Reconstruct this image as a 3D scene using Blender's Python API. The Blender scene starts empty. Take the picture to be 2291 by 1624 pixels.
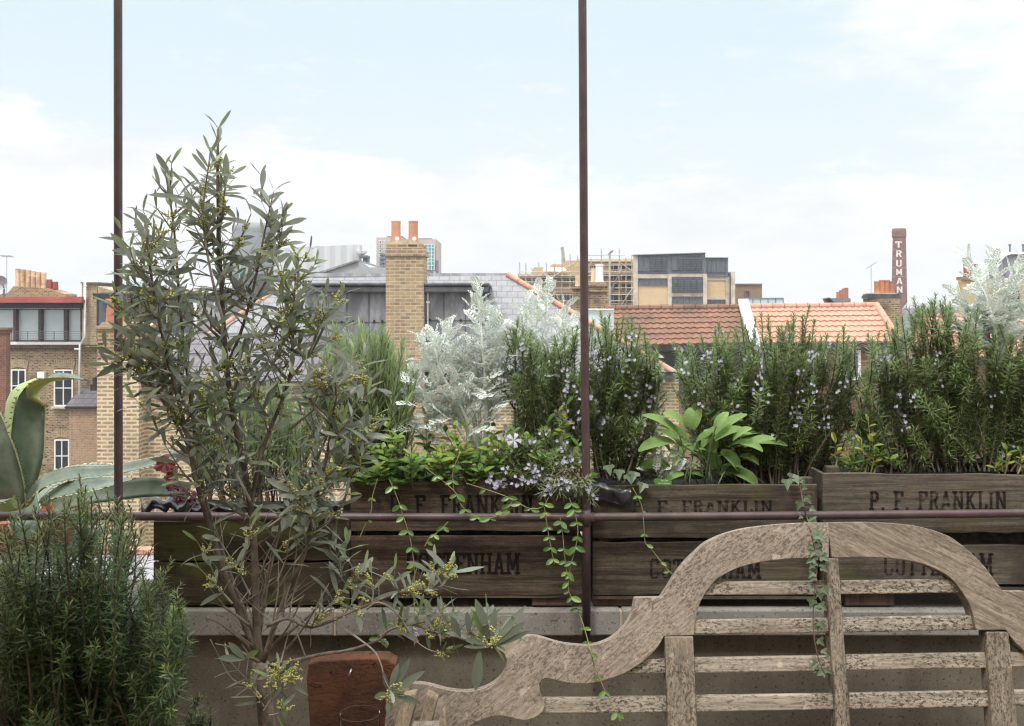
import bpy, math, random
from mathutils import Vector, Matrix
R = math.radians
rnd = random.Random(11)
C = bpy.context.scene.collection
scene = bpy.context.scene
V = Vector
# ---- the camera stands at the origin of x, y, at eye height; positions are measured as bearing + distance
F, CX, HY, ZC = 2250.0, 1145.5, 690.0, 1.5
GROUND = -12.0
def P(px, py, Y): return V(((px-CX)/F*Y, Y, ZC-(py-HY)/F*Y))
def S(v, Y): return v/F*Y
BASE = {}
# ---------------------------------------------------------------- mesh builder
class MB:
    def __init__(s): s.v = []; s.f = []; s.m = []
    def add(s, vs, fs, mi=0):
        o = len(s.v); s.v.extend([tuple(x) for x in vs])
        for f in fs: s.f.append(tuple(i+o for i in f)); s.m.append(mi)
    def box(s, a, b, mi=0):
        x0,y0,z0 = a; x1,y1,z1 = b
        if x0 > x1: x0,x1 = x1,x0
        if y0 > y1: y0,y1 = y1,y0
        if z0 > z1: z0,z1 = z1,z0
        s.add([(x0,y0,z0),(x1,y0,z0),(x1,y1,z0),(x0,y1,z0),(x0,y0,z1),(x1,y0,z1),(x1,y1,z1),(x0,y1,z1)],
              [(0,3,2,1),(4,5,6,7),(0,1,5,4),(1,2,6,5),(2,3,7,6),(3,0,4,7)], mi)
        return s
    def boxV(s, x0, y0, x1, y1, Y, d, mi=0):
        """box whose front face covers a bearing rectangle at distance Y (y1 None: down to the street)"""
        a = P(x0, y0, Y); b = P(x1, y1 if y1 is not None else y0, Y)
        zb = GROUND if y1 is None else b.z
        return s.box((a.x, Y, zb), (b.x, Y+d, a.z), mi)
    def hull(s, front, off, mi=0):
        """prism: front polygon (list of points) pushed along off"""
        n = len(front); off = V(off)
        vs = [V(p) for p in front] + [V(p)+off for p in front]
        fs = [tuple(range(n)), tuple(range(2*n-1, n-1, -1))]
        for i in range(n):
            j = (i+1) % n
            fs.append((j, i, i+n, j+n))
        s.add(vs, fs, mi); return s
    def quad(s, pts, mi=0): s.add(pts, [tuple(range(len(pts)))], mi); return s
    def tube(s, pts, rad, n=8, mi=0, cap=True):
        pts = [V(p) for p in pts]; k = len(pts)
        if not hasattr(rad, '__len__'): rad = [rad]*k
        vs = []; prev = None
        for i, p in enumerate(pts):
            t = (pts[min(i+1,k-1)]-pts[max(i-1,0)])
            t = t.normalized() if t.length > 1e-9 else V((0,0,1))
            if prev is None:
                r = V((0,0,1)) if abs(t.z) < .9 else V((1,0,0))
                a = t.cross(r).normalized()
            else:
                a = prev - t*prev.dot(t)
                a = a.normalized() if a.length > 1e-6 else t.orthogonal().normalized()
            b = t.cross(a); prev = a
            for q in range(n):
                an = 2*math.pi*q/n
                vs.append(p + (a*math.cos(an)+b*math.sin(an))*rad[i])
        fs = []
        for i in range(k-1):
            for q in range(n):
                q2 = (q+1) % n
                fs.append((i*n+q, i*n+q2, (i+1)*n+q2, (i+1)*n+q))
        if cap: fs.append(tuple(range(n-1,-1,-1))); fs.append(tuple((k-1)*n+q for q in range(n)))
        s.add(vs, fs, mi); return s
    def lathe(s, c, prof, n=16, mi=0):
        vs = []; fs = []; k = len(prof)
        for r, z in prof:
            for q in range(n):
                an = 2*math.pi*q/n; vs.append((c[0]+r*math.cos(an), c[1]+r*math.sin(an), c[2]+z))
        for i in range(k-1):
            for q in range(n):
                q2 = (q+1) % n; fs.append((i*n+q, i*n+q2, (i+1)*n+q2, (i+1)*n+q))
        s.add(vs, fs, mi); return s
    def ball(s, c, r, mi=0):
        c = V(c)
        s.add([c+V(d)*r for d in ((1,0,0),(-1,0,0),(0,1,0),(0,-1,0),(0,0,1),(0,0,-1))],
              [(0,2,4),(2,1,4),(1,3,4),(3,0,4),(2,0,5),(1,2,5),(3,1,5),(0,3,5)], mi)
    def build(s, name, mats, parent=None, smooth=False, bevel=0, loc=None):
        if not isinstance(mats, (list, tuple)): mats = [mats]
        base = BASE[parent.name] if parent else V(loc if loc is not None else (0,0,0))
        me = bpy.data.meshes.new(name)
        bx, by, bz = base
        me.from_pydata([(x-bx, y-by, z-bz) for x,y,z in s.v], [], s.f)
        for m in mats: me.materials.append(m)
        if len(mats) > 1: me.polygons.foreach_set('material_index', s.m)
        if smooth: me.polygons.foreach_set('use_smooth', [True]*len(s.f))
        me.update()
        o = bpy.data.objects.new(name, me); C.objects.link(o)
        if parent: o.parent = parent
        else: o.location = base
        BASE[o.name] = base
        if bevel:
            b = o.modifiers.new('bevel', 'BEVEL'); b.width = bevel; b.segments = 2; b.limit_method = 'ANGLE'
        return o
def tag(o, label, cat, group=None):
    o['label'] = label; o['category'] = cat
    if group: o['group'] = group
    return o
def thing(name, label, cat, loc, group=None):
    o = bpy.data.objects.new(name, None); C.objects.link(o); o.empty_display_size = .1
    o.location = loc; BASE[o.name] = V(loc)
    return tag(o, label, cat, group)
def structure(o): o['kind'] = 'structure'; return o

# ---------------------------------------------------------------- materials
class NT:
    def __init__(s, name):
        s.mat = bpy.data.materials.new(name); s.mat.use_nodes = True
        s.t = s.mat.node_tree; s.t.nodes.clear()
    def n(s, typ, props=None, ins=None):
        nd = s.t.nodes.new('ShaderNode'+typ)
        for k, v in (props or {}).items(): setattr(nd, k, v)
        for k, v in (ins or {}).items(): s.set(nd.inputs[k], v)
        return nd
    def set(s, sock, v):
        if hasattr(v, 'is_output'): s.t.links.new(v, sock)
        else:
            if sock.type == 'RGBA' and len(v) == 3: v = (*v, 1)
            sock.default_value = v
    def coord(s, which='Object'): return s.n('TexCoord').outputs[which]
    def map(s, vec, sc=(1,1,1), rot=(0,0,0), loc=(0,0,0)):
        return s.n('Mapping', None, {'Vector': vec, 'Scale': sc, 'Rotation': rot, 'Location': loc}).outputs[0]
    def noise(s, vec, sc, det=4, rough=.55, dist=0):
        return s.n('TexNoise', None, {'Vector': vec, 'Scale': sc, 'Detail': det, 'Roughness': rough, 'Distortion': dist}).outputs[0]
    def mix(s, f, a, b, mode='MIX'):
        m = s.n('Mix', {'data_type': 'RGBA', 'blend_type': mode, 'clamp_factor': True})
        s.set(m.inputs[0], f); s.set(m.inputs[6], a); s.set(m.inputs[7], b); return m.outputs[2]
    def math(s, op, a, b=0.0, c=0.0):
        m = s.n('Math', {'operation': op}); s.set(m.inputs[0], a); s.set(m.inputs[1], b); s.set(m.inputs[2], c); return m.outputs[0]
    def step(s, f, a, b, lo=0.0, hi=1.0):
        m = s.n('MapRange', {'interpolation_type': 'SMOOTHSTEP'})
        for i, v in enumerate((f, a, b, lo, hi)): s.set(m.inputs[i], v)
        return m.outputs[0]
    def bump(s, h, strength=.3, dist=.01):
        return s.n('Bump', None, {'Height': h, 'Strength': strength, 'Distance': dist}).outputs[0]
    def out(s, col, rough=.8, normal=None, metal=0.0, spec=.5, **kw):
        b = s.n('BsdfPrincipled', None, {'Base Color': col, 'Roughness': rough, 'Metallic': metal, 'Specular IOR Level': spec})
        for k, v in kw.items(): s.set(b.inputs[k.replace('_', ' ')], v)
        if normal is not None: s.set(b.inputs['Normal'], normal)
        o = s.n('OutputMaterial'); s.t.links.new(b.outputs[0], o.inputs[0]); s.bsdf = b; s.o = o
        return s.mat
def plain(name, col, rough=.7, var=.15, sc=6.0, metal=0.0, bump=0.0, spec=.5, col2=None):
    t = NT(name); co = t.coord()
    f = t.noise(co, sc, 6, .6)
    dk = tuple(c*(1-var*1.6) for c in col); lt = tuple(min(1, c*(1+var)) for c in col)
    c = t.mix(t.step(f, .3, .7), dk, lt)
    if col2: c = t.mix(t.step(t.noise(t.map(co, loc=(5,3,1)), sc*.4, 5, .65), .48, .62), c, col2)
    return t.out(c, rough, t.bump(t.noise(co, sc*6, 4, .6), bump, .004) if bump else None, metal, spec)
def brick(name, c1, c2, mortar, dirt=(.05,.045,.04), dirt_amt=.5, bw=.225, bh=.075, ms=.011, seed=0, big=.5, flat=False):
    t = NT(name); co = t.coord()
    sp = t.n('SeparateXYZ', None, {0: co})
    u = sp.outputs[0] if flat else t.math('ADD', sp.outputs[0], sp.outputs[1])
    vec = t.n('CombineXYZ', None, {0: u, 1: sp.outputs[2], 2: 0.0}).outputs[0]
    vec = t.map(vec, loc=(seed*.77, seed*.31, 0))
    br = t.n('TexBrick', {'offset': .5}, {'Vector': vec, 'Color1': c1, 'Color2': c2, 'Mortar': mortar, 'Scale': 1.0,
             'Mortar Size': ms, 'Mortar Smooth': .2, 'Bias': 0.0, 'Brick Width': bw, 'Row Height': bh})
    # some bricks burnt dark: noise sampled coarsely per brick
    cell = t.n('TexWhiteNoise', {'noise_dimensions': '2D'}, {'Vector': t.n('VectorMath', {'operation': 'SNAP'}, {0: vec, 1: (bw*.5, bh, 1)}).outputs[0]}).outputs[0]
    notm = t.math('SUBTRACT', 1.0, br.outputs['Fac'])
    dk = t.math('MULTIPLY', t.step(cell, .62, .95), notm)
    col = t.mix(t.math('MULTIPLY', dk, .75*dirt_amt*1.3), br.outputs[0], dirt)
    st = t.step(t.noise(vec, big, 6, .65), .45, .75)
    col = t.mix(t.math('MULTIPLY', st, dirt_amt), col, dirt)
    col = t.mix(.35, col, t.noise(vec, 9, 5, .7), 'OVERLAY')
    return t.out(col, .9, t.bump(notm, .5, .008))
def wood(name, col, dark, ang=0.0, axis='x', speck=.4, moss=0.0, sc=1.0, pale=None, seed=0.0, grain=.75, stain=.35):
    """weathered timber; grain runs along an axis turned by ang in the vertical plane"""
    t = NT(name); co = t.coord()
    co = t.map(co, loc=(seed, seed*.7, seed*1.3))
    rot = t.map(co, rot=(0, R(ang), 0))
    s_ = (2.2, 34, 46) if axis == 'x' else ((46, 34, 2.2) if axis == 'z' else (40, 2.2, 40))
    g = t.noise(t.map(rot, sc=tuple(v*sc for v in s_)), 1.6, 7, .68, .25)
    g2 = t.noise(t.map(rot, sc=tuple(v*sc*3.1 for v in s_)), 1.7, 4, .6)
    lt = pale or tuple(min(1, c*1.35) for c in col)
    c = t.mix(t.step(g, .36, .66), dark, col)
    c = t.mix(grain, col, c)
    c = t.mix(t.math('MULTIPLY', t.step(g2, .5, .7), .4), c, lt)
    cr = t.step(t.noise(t.map(rot, sc=tuple(v*sc*1.3 for v in s_)), 1.1, 3, .5), .60, .66)
    c = t.mix(t.math('MULTIPLY', cr, .45*grain), c, tuple(x*.35 for x in dark))
    if speck:
        fl = t.noise(t.map(rot, sc=(11,46,46) if axis == 'x' else ((46,46,11) if axis == 'z' else (46,11,46))), 4.2, 6, .72)
        c = t.mix(t.math('MULTIPLY', t.step(fl, .53, .62), .75*speck), c, tuple(x*.38 for x in dark))
    big = t.noise(t.map(co, sc=(1,1,1.4)), 5, 6, .65)
    c = t.mix(t.math('MULTIPLY', t.step(big, .47, .66), stain), c, tuple(x*.8 for x in dark))
    if speck:
        sv = t.map(rot, sc=(1, 1.9, 1.9) if axis == 'x' else ((1.9,1.9,1) if axis == 'z' else (1.9,1,1.9)))
        k = t.noise(sv, 95, 7, .75)
        where = t.step(t.noise(co, 6, 3, .5), .32, .54)
        k = t.math('MULTIPLY', t.step(k, .49, .57), where)
        c = t.mix(t.math('MULTIPLY', k, speck), c, tuple(x*.30 for x in dark))
        k2 = t.math('MULTIPLY', t.step(t.noise(t.map(co, loc=(9,2,4)), 24, 5, .6), .62, .68), .5*speck)
        c = t.mix(k2, c, tuple(min(1, x*1.7) for x in col))
    if moss:
        mk = t.step(t.noise(t.map(co, loc=(3,1,7), sc=(1,1,1.6)), 5.5, 7, .72), .62-moss*.35, .82-moss*.3)
        c = t.mix(t.math('MULTIPLY', mk, .85), c, (.085,.095,.022))
    return t.out(c, .85, t.bump(t.math('ADD', g, t.math('MULTIPLY', g2, .5)), .35, .004), spec=.25)
def leafmat(name, lo, hi, under=None, rough=.5, trans=.25, tip=None, spec=.4, rare=None):
    t = NT(name)
    g = t.n('NewGeometry')
    c = t.mix(g.outputs['Random Per Island'], lo, hi)
    if rare: c = t.mix(t.step(g.outputs['Random Per Island'], .93, .95), c, rare)
    c = t.mix(t.math('MULTIPLY', t.noise(t.coord(), 60, 4, .6), .5), c, tuple(x*.72 for x in lo))
    if under: c = t.mix(g.outputs['Backfacing'], c, under)
    m = t.out(c, rough, spec=spec)
    tr = t.n('BsdfTranslucent', None, {'Color': t.mix(.5, c, hi)})
    mx = t.n('MixShader', None, {0: trans}); t.t.links.new(t.bsdf.outputs[0], mx.inputs[1]); t.t.links.new(tr.outputs[0], mx.inputs[2])
    t.t.links.new(mx.outputs[0], t.o.inputs[0])
    return m
def glassy(name, col, rough=.06, var=.3):
    t = NT(name); co = t.coord()
    c = t.mix(t.step(t.noise(co, .9, 4, .5), .35, .65), tuple(x*(1-var) for x in col), col)
    return t.out(c, rough, spec=.7)

# ---------------------------------------------------------------- stroke lettering (slab-serif capitals)
GL = {
 'P': (.62, [[(.16,0),(.16,1)],[(.16,.94),(.42,.94),(.53,.84),(.53,.62),(.42,.5),(.16,.5)]], [(.16,0)]),
 'F': (.60, [[(.16,0),(.16,1)],[(.02,.94),(.55,.94),(.55,.74)],[(.16,.5),(.42,.5)]], [(.16,0)]),
 'R': (.66, [[(.16,0),(.16,1)],[(.16,.94),(.42,.94),(.53,.84),(.53,.64),(.42,.52),(.16,.52)],[(.36,.52),(.56,0)]], [(.16,0),(.56,0)]),
 'A': (.68, [[(.12,0),(.32,1)],[(.56,0),(.36,1)],[(.2,.3),(.48,.3)]], [(.12,0),(.56,0)]),
 'N': (.72, [[(.14,0),(.14,1)],[(.58,0),(.58,1)],[(.14,1),(.58,0)]], [(.14,0),(.14,1),(.58,1)]),
 'K': (.70, [[(.16,0),(.16,1)],[(.18,.45),(.54,1)],[(.28,.55),(.58,0)]], [(.16,0),(.16,1),(.54,1),(.58,0)]),
 'L': (.58, [[(.16,0),(.16,1)],[(.04,.06),(.54,.06),(.54,.28)]], [(.16,1)]),
 'I': (.36, [[(.18,0),(.18,1)]], [(.18,0),(.18,1)]),
 'C': (.66, [[(.56,.7),(.56,.84),(.46,.95),(.22,.95),(.13,.84),(.13,.16),(.22,.05),(.46,.05),(.56,.16),(.56,.3)]], []),
 'O': (.66, [[(.22,.95),(.44,.95),(.54,.84),(.54,.16),(.44,.05),(.22,.05),(.12,.16),(.12,.84),(.22,.95)]], []),
 'T': (.66, [[(.33,0),(.33,1)],[(.06,.76),(.06,.94),(.6,.94),(.6,.76)]], [(.33,0)]),
 'E': (.62, [[(.16,0),(.16,1)],[(.02,.94),(.56,.94),(.56,.76)],[(.16,.5),(.42,.5)],[(.02,.06),(.56,.06),(.56,.26)]], []),
 'H': (.74, [[(.15,0),(.15,1)],[(.59,0),(.59,1)],[(.15,.5),(.59,.5)]], [(.15,0),(.15,1),(.59,0),(.59,1)]),
 'M': (.84, [[(.14,0),(.14,1)],[(.70,0),(.70,1)],[(.14,1),(.42,.25),(.70,1)]], [(.14,0),(.14,1),(.70,0),(.70,1)]),
 'U': (.70, [[(.14,1),(.14,.18),(.24,.06),(.46,.06),(.56,.18),(.56,1)]], []),
 'S': (.60, [[(.5,.74),(.48,.86),(.38,.95),(.2,.95),(.1,.84),(.1,.64),(.48,.4),(.5,.2),(.4,.05),(.2,.05),(.1,.14),(.08,.28)]], []),
 'V': (.66, [[(.08,1),(.32,0),(.58,1)]], []),
 '.': (.34, [[(.17,.0),(.17,.12)]], []), ' ': (.34, [], []),
}
def letters(mb, text, a, b, h, depth, thick=.15, serif=True, gap=.08, vertical=None):
    """flat letters from point a (lower left) to b (lower right), height h, standing proud of a wall facing -y"""
    a = V(a); b = V(b)
    ws = [GL[c][0] for c in text]; tot = sum(ws)+gap*(len(ws)-1)
    ex = (b-a)/tot; x = 0.0; k = 0
    for c, w in zip(text, ws):
        _, strokes, ser = GL[c]
        segs = [(p, q) for st in strokes for p, q in zip(st, st[1:])]
        if serif: segs += [((sx-.15, .05 if sy == 0 else .95), (sx+.15, .05 if sy == 0 else .95)) for sx, sy in ser]
        for p, q in segs:
            dx, dy = (q[0]-p[0]), (q[1]-p[1]); L = math.hypot(dx, dy) or 1
            th = thick if abs(dy) > abs(dx)*.6 else thick*.72
            ext = th*.18
            ux, uy = dx/L, dy/L; nx, ny = -uy*th/2, ux*th/2
            p2 = (p[0]-ux*ext, p[1]-uy*ext); q2 = (q[0]+ux*ext, q[1]+uy*ext)
            pts = []
            for (sx, sy) in ((p2[0]+nx,p2[1]+ny),(p2[0]-nx,p2[1]-ny),(q2[0]-nx,q2[1]-ny),(q2[0]+nx,q2[1]+ny)):
                sy = min(1.0, max(0.0, sy))
                pt = a + ex*(x+sx) + V((0,0,h*sy)); pt.y -= depth + k*.00004
                pts.append(pt)
            mb.quad(pts); k = (k+1) % 12
        x += w+gap
    return mb
# ---------------------------------------------------------------- material library
M = {}
M['stock'] = brick('yellow stock brick', (.42,.30,.165), (.31,.22,.125), (.44,.385,.29), (.10,.08,.06), .4, seed=1)
M['stock_pale'] = brick('pale stock brick', (.43,.30,.16), (.30,.205,.11), (.60,.51,.37), (.11,.085,.06), .45, ms=.018, seed=2)
M['stock_dark'] = brick('sooty stock brick', (.33,.22,.11), (.20,.13,.07), (.40,.31,.20), (.035,.03,.026), .95, seed=3, ms=.016)
M['mixed'] = brick('mixed red brick', (.36,.20,.12), (.38,.27,.15), (.42,.33,.24), (.08,.06,.05), .4, seed=4)
M['redbrick'] = brick('dark red brick', (.22,.085,.05), (.17,.07,.045), (.22,.14,.10), (.05,.035,.03), .5, seed=5)
M['stackred'] = brick('soot red brick', (.23,.115,.10), (.185,.095,.088), (.22,.13,.115), (.06,.035,.035), .45, seed=6, bw=.45, bh=.15)
M['tan'] = brick('tan brick', (.50,.34,.16), (.44,.29,.13), (.52,.40,.24), (.2,.13,.07), .15, seed=7)
M['sandbrick'] = brick('sand brick', (.62,.45,.25), (.57,.41,.22), (.6,.46,.3), (.3,.2,.1), .12, seed=8)
M['brownbrick'] = brick('brown brick', (.26,.17,.09), (.21,.14,.08), (.3,.22,.14), (.08,.06,.04), .4, seed=9)
M['hazytan'] = plain('haze-tinted brown cladding', (.42,.36,.32), .9, .06, .3)  # distance haze mixed into the tower's base colour
M['cream'] = plain('cream cladding', (.60,.52,.42), .8, .1, .6)
M['slate'] = brick('lilac slate', (.255,.255,.265), (.285,.285,.295), (.16,.16,.17), (.18,.18,.19), .25, bw=.26, bh=.14, ms=.008, seed=3, flat=True)
M['slate_dark'] = brick('brown slate', (.15,.135,.15), (.19,.17,.18), (.07,.06,.07), (.10,.09,.10), .3, bw=.4, bh=.2, ms=.012, seed=6, flat=True)
M['slate_pale'] = brick('pale slate', (.26,.25,.27), (.30,.29,.31), (.17,.17,.18), (.4,.38,.42), .2, bw=.3, bh=.2, ms=.008, seed=5, flat=True)
def lead_mat(name, col):
    t = NT(name); co = t.coord()
    a = t.noise(t.map(co, sc=(1.6,1.6,.5)), 1.3, 7, .7, .6); b = t.noise(t.map(co, sc=(6,6,.7)), 1.5, 5, .6)
    c = t.mix(t.step(a, .35, .68), tuple(x*.55 for x in col), tuple(x*1.35 for x in col))
    c = t.mix(t.math('MULTIPLY', t.step(b, .5, .75), .3), c, tuple(x*.45 for x in col))
    return t.out(c, .55, t.bump(a, .15, .02), metal=.25)
M['lead'] = lead_mat('weathered lead', (.27,.27,.285))
M['lead_dark'] = lead_mat('dark lead', (.10,.10,.11))
M['leadpale'] = lead_mat('pale lead', (.42,.42,.44))
M['zinc'] = plain('galvanised zinc', (.22,.23,.245), .6, .12, 2.0, metal=.2)
M['terra'] = plain('terracotta', (.46,.19,.11), .85, .15, 3.0, col2=(.36,.15,.09))
M['terra_dark'] = plain('sooty terracotta', (.30,.085,.05), .85, .2, 3.0, col2=(.2,.06,.04))
M['terrapot'] = plain('pale terracotta', (.52,.25,.165), .85, .12, 2.5)
M['creampot'] = plain('buff clay', (.66,.50,.32), .85, .15, 2.0, col2=(.4,.24,.14))
M['mortar'] = plain('mortar', (.50,.42,.28), .95, .2, 3.0, col2=(.25,.22,.16))
M['whitepaint'] = plain('white paint', (.78,.78,.76), .5, .06, 3.0)
M['white'] = plain('white sheet metal', (.80,.81,.82), .5, .05, 1.0)
M['greyrender'] = plain('grey render', (.38,.38,.39), .9, .08, 1.0)
M['stone'] = plain('stone trim', (.52,.45,.36), .9, .15, 2.0)
M['brownframe'] = plain('brown painted frame', (.065,.03,.028), .5, .2, 4.0)
M['blackpaint'] = plain('black paint', (.02,.02,.022), .45, .2, 4.0)
M['redroof'] = plain('red painted roof edge', (.36,.095,.075), .5, .15, 1.5)
M['blueglass'] = glassy('blind behind glass', (.50,.58,.58), .15, .12)
M['darkglass'] = glassy('dark glass', (.03,.033,.038))
M['greyglass'] = glassy('grey glass', (.10,.115,.135), .2, .25)
M['tealglass'] = glassy('teal glass', (.22,.48,.50), .12, .2)
M['skyglass'] = glassy('pale glass balustrade', (.50,.62,.66), .1, .1)
M['cladding'] = plain('dark grey cladding', (.13,.145,.165), .5, .1, .8)
M['scaff'] = plain('scaffold tube', (.46,.42,.37), .6, .2, 1.0, metal=.2)
M['boards'] = plain('scaffold boards', (.42,.33,.24), .9, .2, 1.0)
M['felt'] = plain('dark felt', (.05,.05,.055), .9, .2, 1.0)
def corrugated():
    t = NT('white ribbed cladding'); co = t.coord()
    sp = t.n('SeparateXYZ', None, {0: co})
    w = t.math('SINE', t.math('MULTIPLY', sp.outputs[0], 9.0))
    c = t.mix(t.step(w, -.6, .4), (.47,.48,.485), (.55,.56,.565))
    return t.out(c, .6, t.bump(w, .6, .05))
M['ribbed'] = corrugated()
def pantile(name, c1, c2, dark, patch):
    t = NT(name); co = t.coord()
    sp = t.n('SeparateXYZ', None, {0: co})
    cell = t.n('TexWhiteNoise', {'noise_dimensions': '3D'}, {'Vector': t.n('VectorMath', {'operation': 'SNAP'}, {0: co, 1: (.2,.16,.16)}).outputs[0]}).outputs[0]
    c = t.mix(cell, c1, c2)
    c = t.mix(t.math('MULTIPLY', t.step(t.noise(co, .9, 7, .7), .42, .7), patch), c, dark)
    c = t.mix(.4, c, t.noise(co, 8, 4, .7), 'OVERLAY')
    return t.out(c, .9)
M['tile_old'] = pantile('old clay pantile', (.25,.13,.083), (.195,.10,.066), (.075,.055,.045), .8)
M['tile_new'] = pantile('new clay pantile', (.55,.30,.215), (.48,.25,.175), (.36,.19,.135), .5)
# foreground
def pipe_mat():
    t = NT('old maroon painted pipe'); co = t.coord()
    f = t.noise(co, 9, 6, .65); g = t.noise(t.map(co, sc=(1,1,.35)), 90, 5, .7)
    c = t.mix(t.step(f, .35, .7), (.060,.037,.037), (.105,.064,.062))
    c = t.mix(t.math('MULTIPLY', t.step(f, .6, .75), .5), c, (.15,.06,.04))
    c = t.mix(t.math('MULTIPLY', t.step(g, .64, .70), .7), c, (.30,.26,.25))
    return t.out(c, .48, t.bump(g, .15, .002))
M['pipe'] = pipe_mat()
def concrete(name, col, dark, spots=.7):
    t = NT(name); co = t.coord()
    a = t.noise(co, 3.2, 7, .65); b = t.noise(co, 110, 3, .5); d = t.noise(t.map(co, sc=(3.5,3.5,.5)), 2.2, 6, .65)
    c = t.mix(t.step(a, .32, .7), dark, col)
    c = t.mix(t.math('MULTIPLY', t.step(d, .48, .7), .5), c, tuple(x*.62 for x in dark))
    c = t.mix(t.math('MULTIPLY', t.step(b, .60, .66), spots), c, tuple(x*.3 for x in dark))
    c = t.mix(t.math('MULTIPLY', t.step(t.noise(co, 160, 3, .5), .56, .7), .35), c, tuple(min(1, x*1.5) for x in col))
    return t.out(c, .92, t.bump(t.noise(co, 140, 4, .6), .35, .003), spec=.2)
M['coping'] = concrete('concrete coping', (.34,.32,.285), (.20,.187,.163))
M['render'] = concrete('rough cement render', (.225,.195,.148), (.14,.12,.09))
M['floor'] = concrete('terrace paving', (.22,.20,.18), (.15,.14,.12))
M['crate1'] = wood('crate board brown', (.145,.11,.077), (.05,.037,.027), speck=.35, moss=.05, seed=1.0, grain=1.0, stain=.9)
M['crate2'] = wood('crate board grey', (.145,.118,.084), (.058,.046,.033), speck=.3, moss=.28, seed=2.3, grain=1.0, stain=.9)
M['crate3'] = wood('crate board silver', (.175,.147,.113), (.075,.061,.046), speck=.25, moss=.22, seed=4.1, grain=1.0, stain=.9)
M['cratemoss'] = wood('mossy crate board', (.075,.058,.037), (.034,.027,.018), speck=.2, moss=.5, seed=6.7, grain=1.0, stain=.9)
M['cratepost'] = wood('crate corner post', (.11,.094,.066), (.05,.042,.03), axis='z', speck=.2, moss=.2, seed=8.0)
M['block'] = wood('packing block', (.16,.105,.085), (.08,.052,.042), axis='z', speck=.2, seed=3.0)
M['teak_l'] = wood('teak rising grain', (.43,.35,.283), (.25,.20,.158), ang=38, sc=1.6, grain=.9, speck=.7, seed=.4, pale=(.56,.48,.39))
M['teak_r'] = wood('teak falling grain', (.35,.285,.22), (.17,.135,.10), ang=-27, sc=1.6, grain=.95, speck=.4, seed=.9, pale=(.46,.38,.29))
M['teak_h'] = wood('teak slat', (.44,.375,.30), (.20,.165,.127), speck=.95, moss=.02, seed=1.7, pale=(.58,.5,.4))
M['teak_v'] = wood('teak post', (.34,.28,.215), (.165,.132,.10), axis='z', speck=.8, moss=.06, seed=2.9)
M['teak_y'] = wood('teak arm slat', (.40,.31,.22), (.2,.15,.1), axis='z', speck=.3, seed=3.3)
M['soil'] = plain('potting soil', (.018,.014,.011), 1.0, .5, 60, bump=1.0)
M['plastic'] = plain('black plastic liner', (.012,.012,.016), .28, .2, 12, bump=.3, spec=.6)
def clay_mat():
    t = NT('rough fired clay'); co = t.coord()
    a = t.noise(co, 14, 7, .7, .6); cr = t.noise(t.map(co, sc=(1,1,2.2)), 30, 6, .7, 1.2)
    c = t.mix(t.step(a, .3, .7), (.09,.048,.032), (.20,.085,.046))
    c = t.mix(t.math('MULTIPLY', t.step(t.noise(co, 6, 5, .6), .52, .66), .5), c, (.08,.065,.025))
    c = t.mix(t.step(cr, .60, .66), c, (.05,.02,.014))
    return t.out(c, .85, t.bump(t.math('ADD', a, cr), .8, .006), spec=.3)
M['clay'] = clay_mat()
def ink_mat(name, col, lo, hi, mx_=.9):
    t = NT(name); co = t.coord()
    c = t.mix(t.noise(co, 50, 3), col, tuple(x*1.6 for x in col))
    m = t.out(c, .9, spec=.1)
    tr = t.n('BsdfTransparent')
    f = t.math('MULTIPLY', t.step(t.math('ADD', t.math('MULTIPLY', t.noise(t.map(co, sc=(1,1,3)), 22, 6, .75), .65), t.math('MULTIPLY', t.noise(co, 6, 3), .35)), lo, hi), mx_)
    mx = t.n('MixShader', None, {0: f}); t.t.links.new(tr.outputs[0], mx.inputs[1]); t.t.links.new(t.bsdf.outputs[0], mx.inputs[2])
    t.t.links.new(mx.outputs[0], t.o.inputs[0]); return m
M['ink'] = ink_mat('black stencil ink', (.014,.012,.011), .33, .46, .92)
M['ink_worn'] = ink_mat('worn stencil ink', (.016,.014,.013), .37, .54, .85)
M['whiteletters'] = plain('white glazed brick letters', (.66,.60,.55), .7, .1, 2.0)
M['steel'] = plain('steel hook', (.45,.45,.48), .3, .1, 10, metal=.9)
M['rust'] = plain('rusty wire', (.09,.04,.025), .8, .3, 40)
M['tagplastic'] = plain('green plastic tag', (.10,.30,.04), .4, .1, 20)
M['tagtext'] = plain('pale print', (.75,.78,.68), .6, .05, 20)
def clear_glass():
    t = NT('clear glass'); m = t.out((.9,.93,.92), .02, spec=.5)
    t.t.nodes.remove(t.bsdf)
    fr = t.n('LayerWeight', None, {'Blend': .1}); gl = t.n('BsdfGlossy', None, {'Color': (.9,.9,.9), 'Roughness': .03}); tr = t.n('BsdfTransparent', None, {'Color': (.93,.95,.94)})
    mx = t.n('MixShader', None, {0: fr.outputs['Fresnel']}); t.t.links.new(tr.outputs[0], mx.inputs[1]); t.t.links.new(gl.outputs[0], mx.inputs[2])
    t.t.links.new(mx.outputs[0], t.o.inputs[0]); return m
M['glass'] = clear_glass(); M['rimglass'] = plain('glass rim', (.09,.085,.08), .2, .1, 10)
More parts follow.
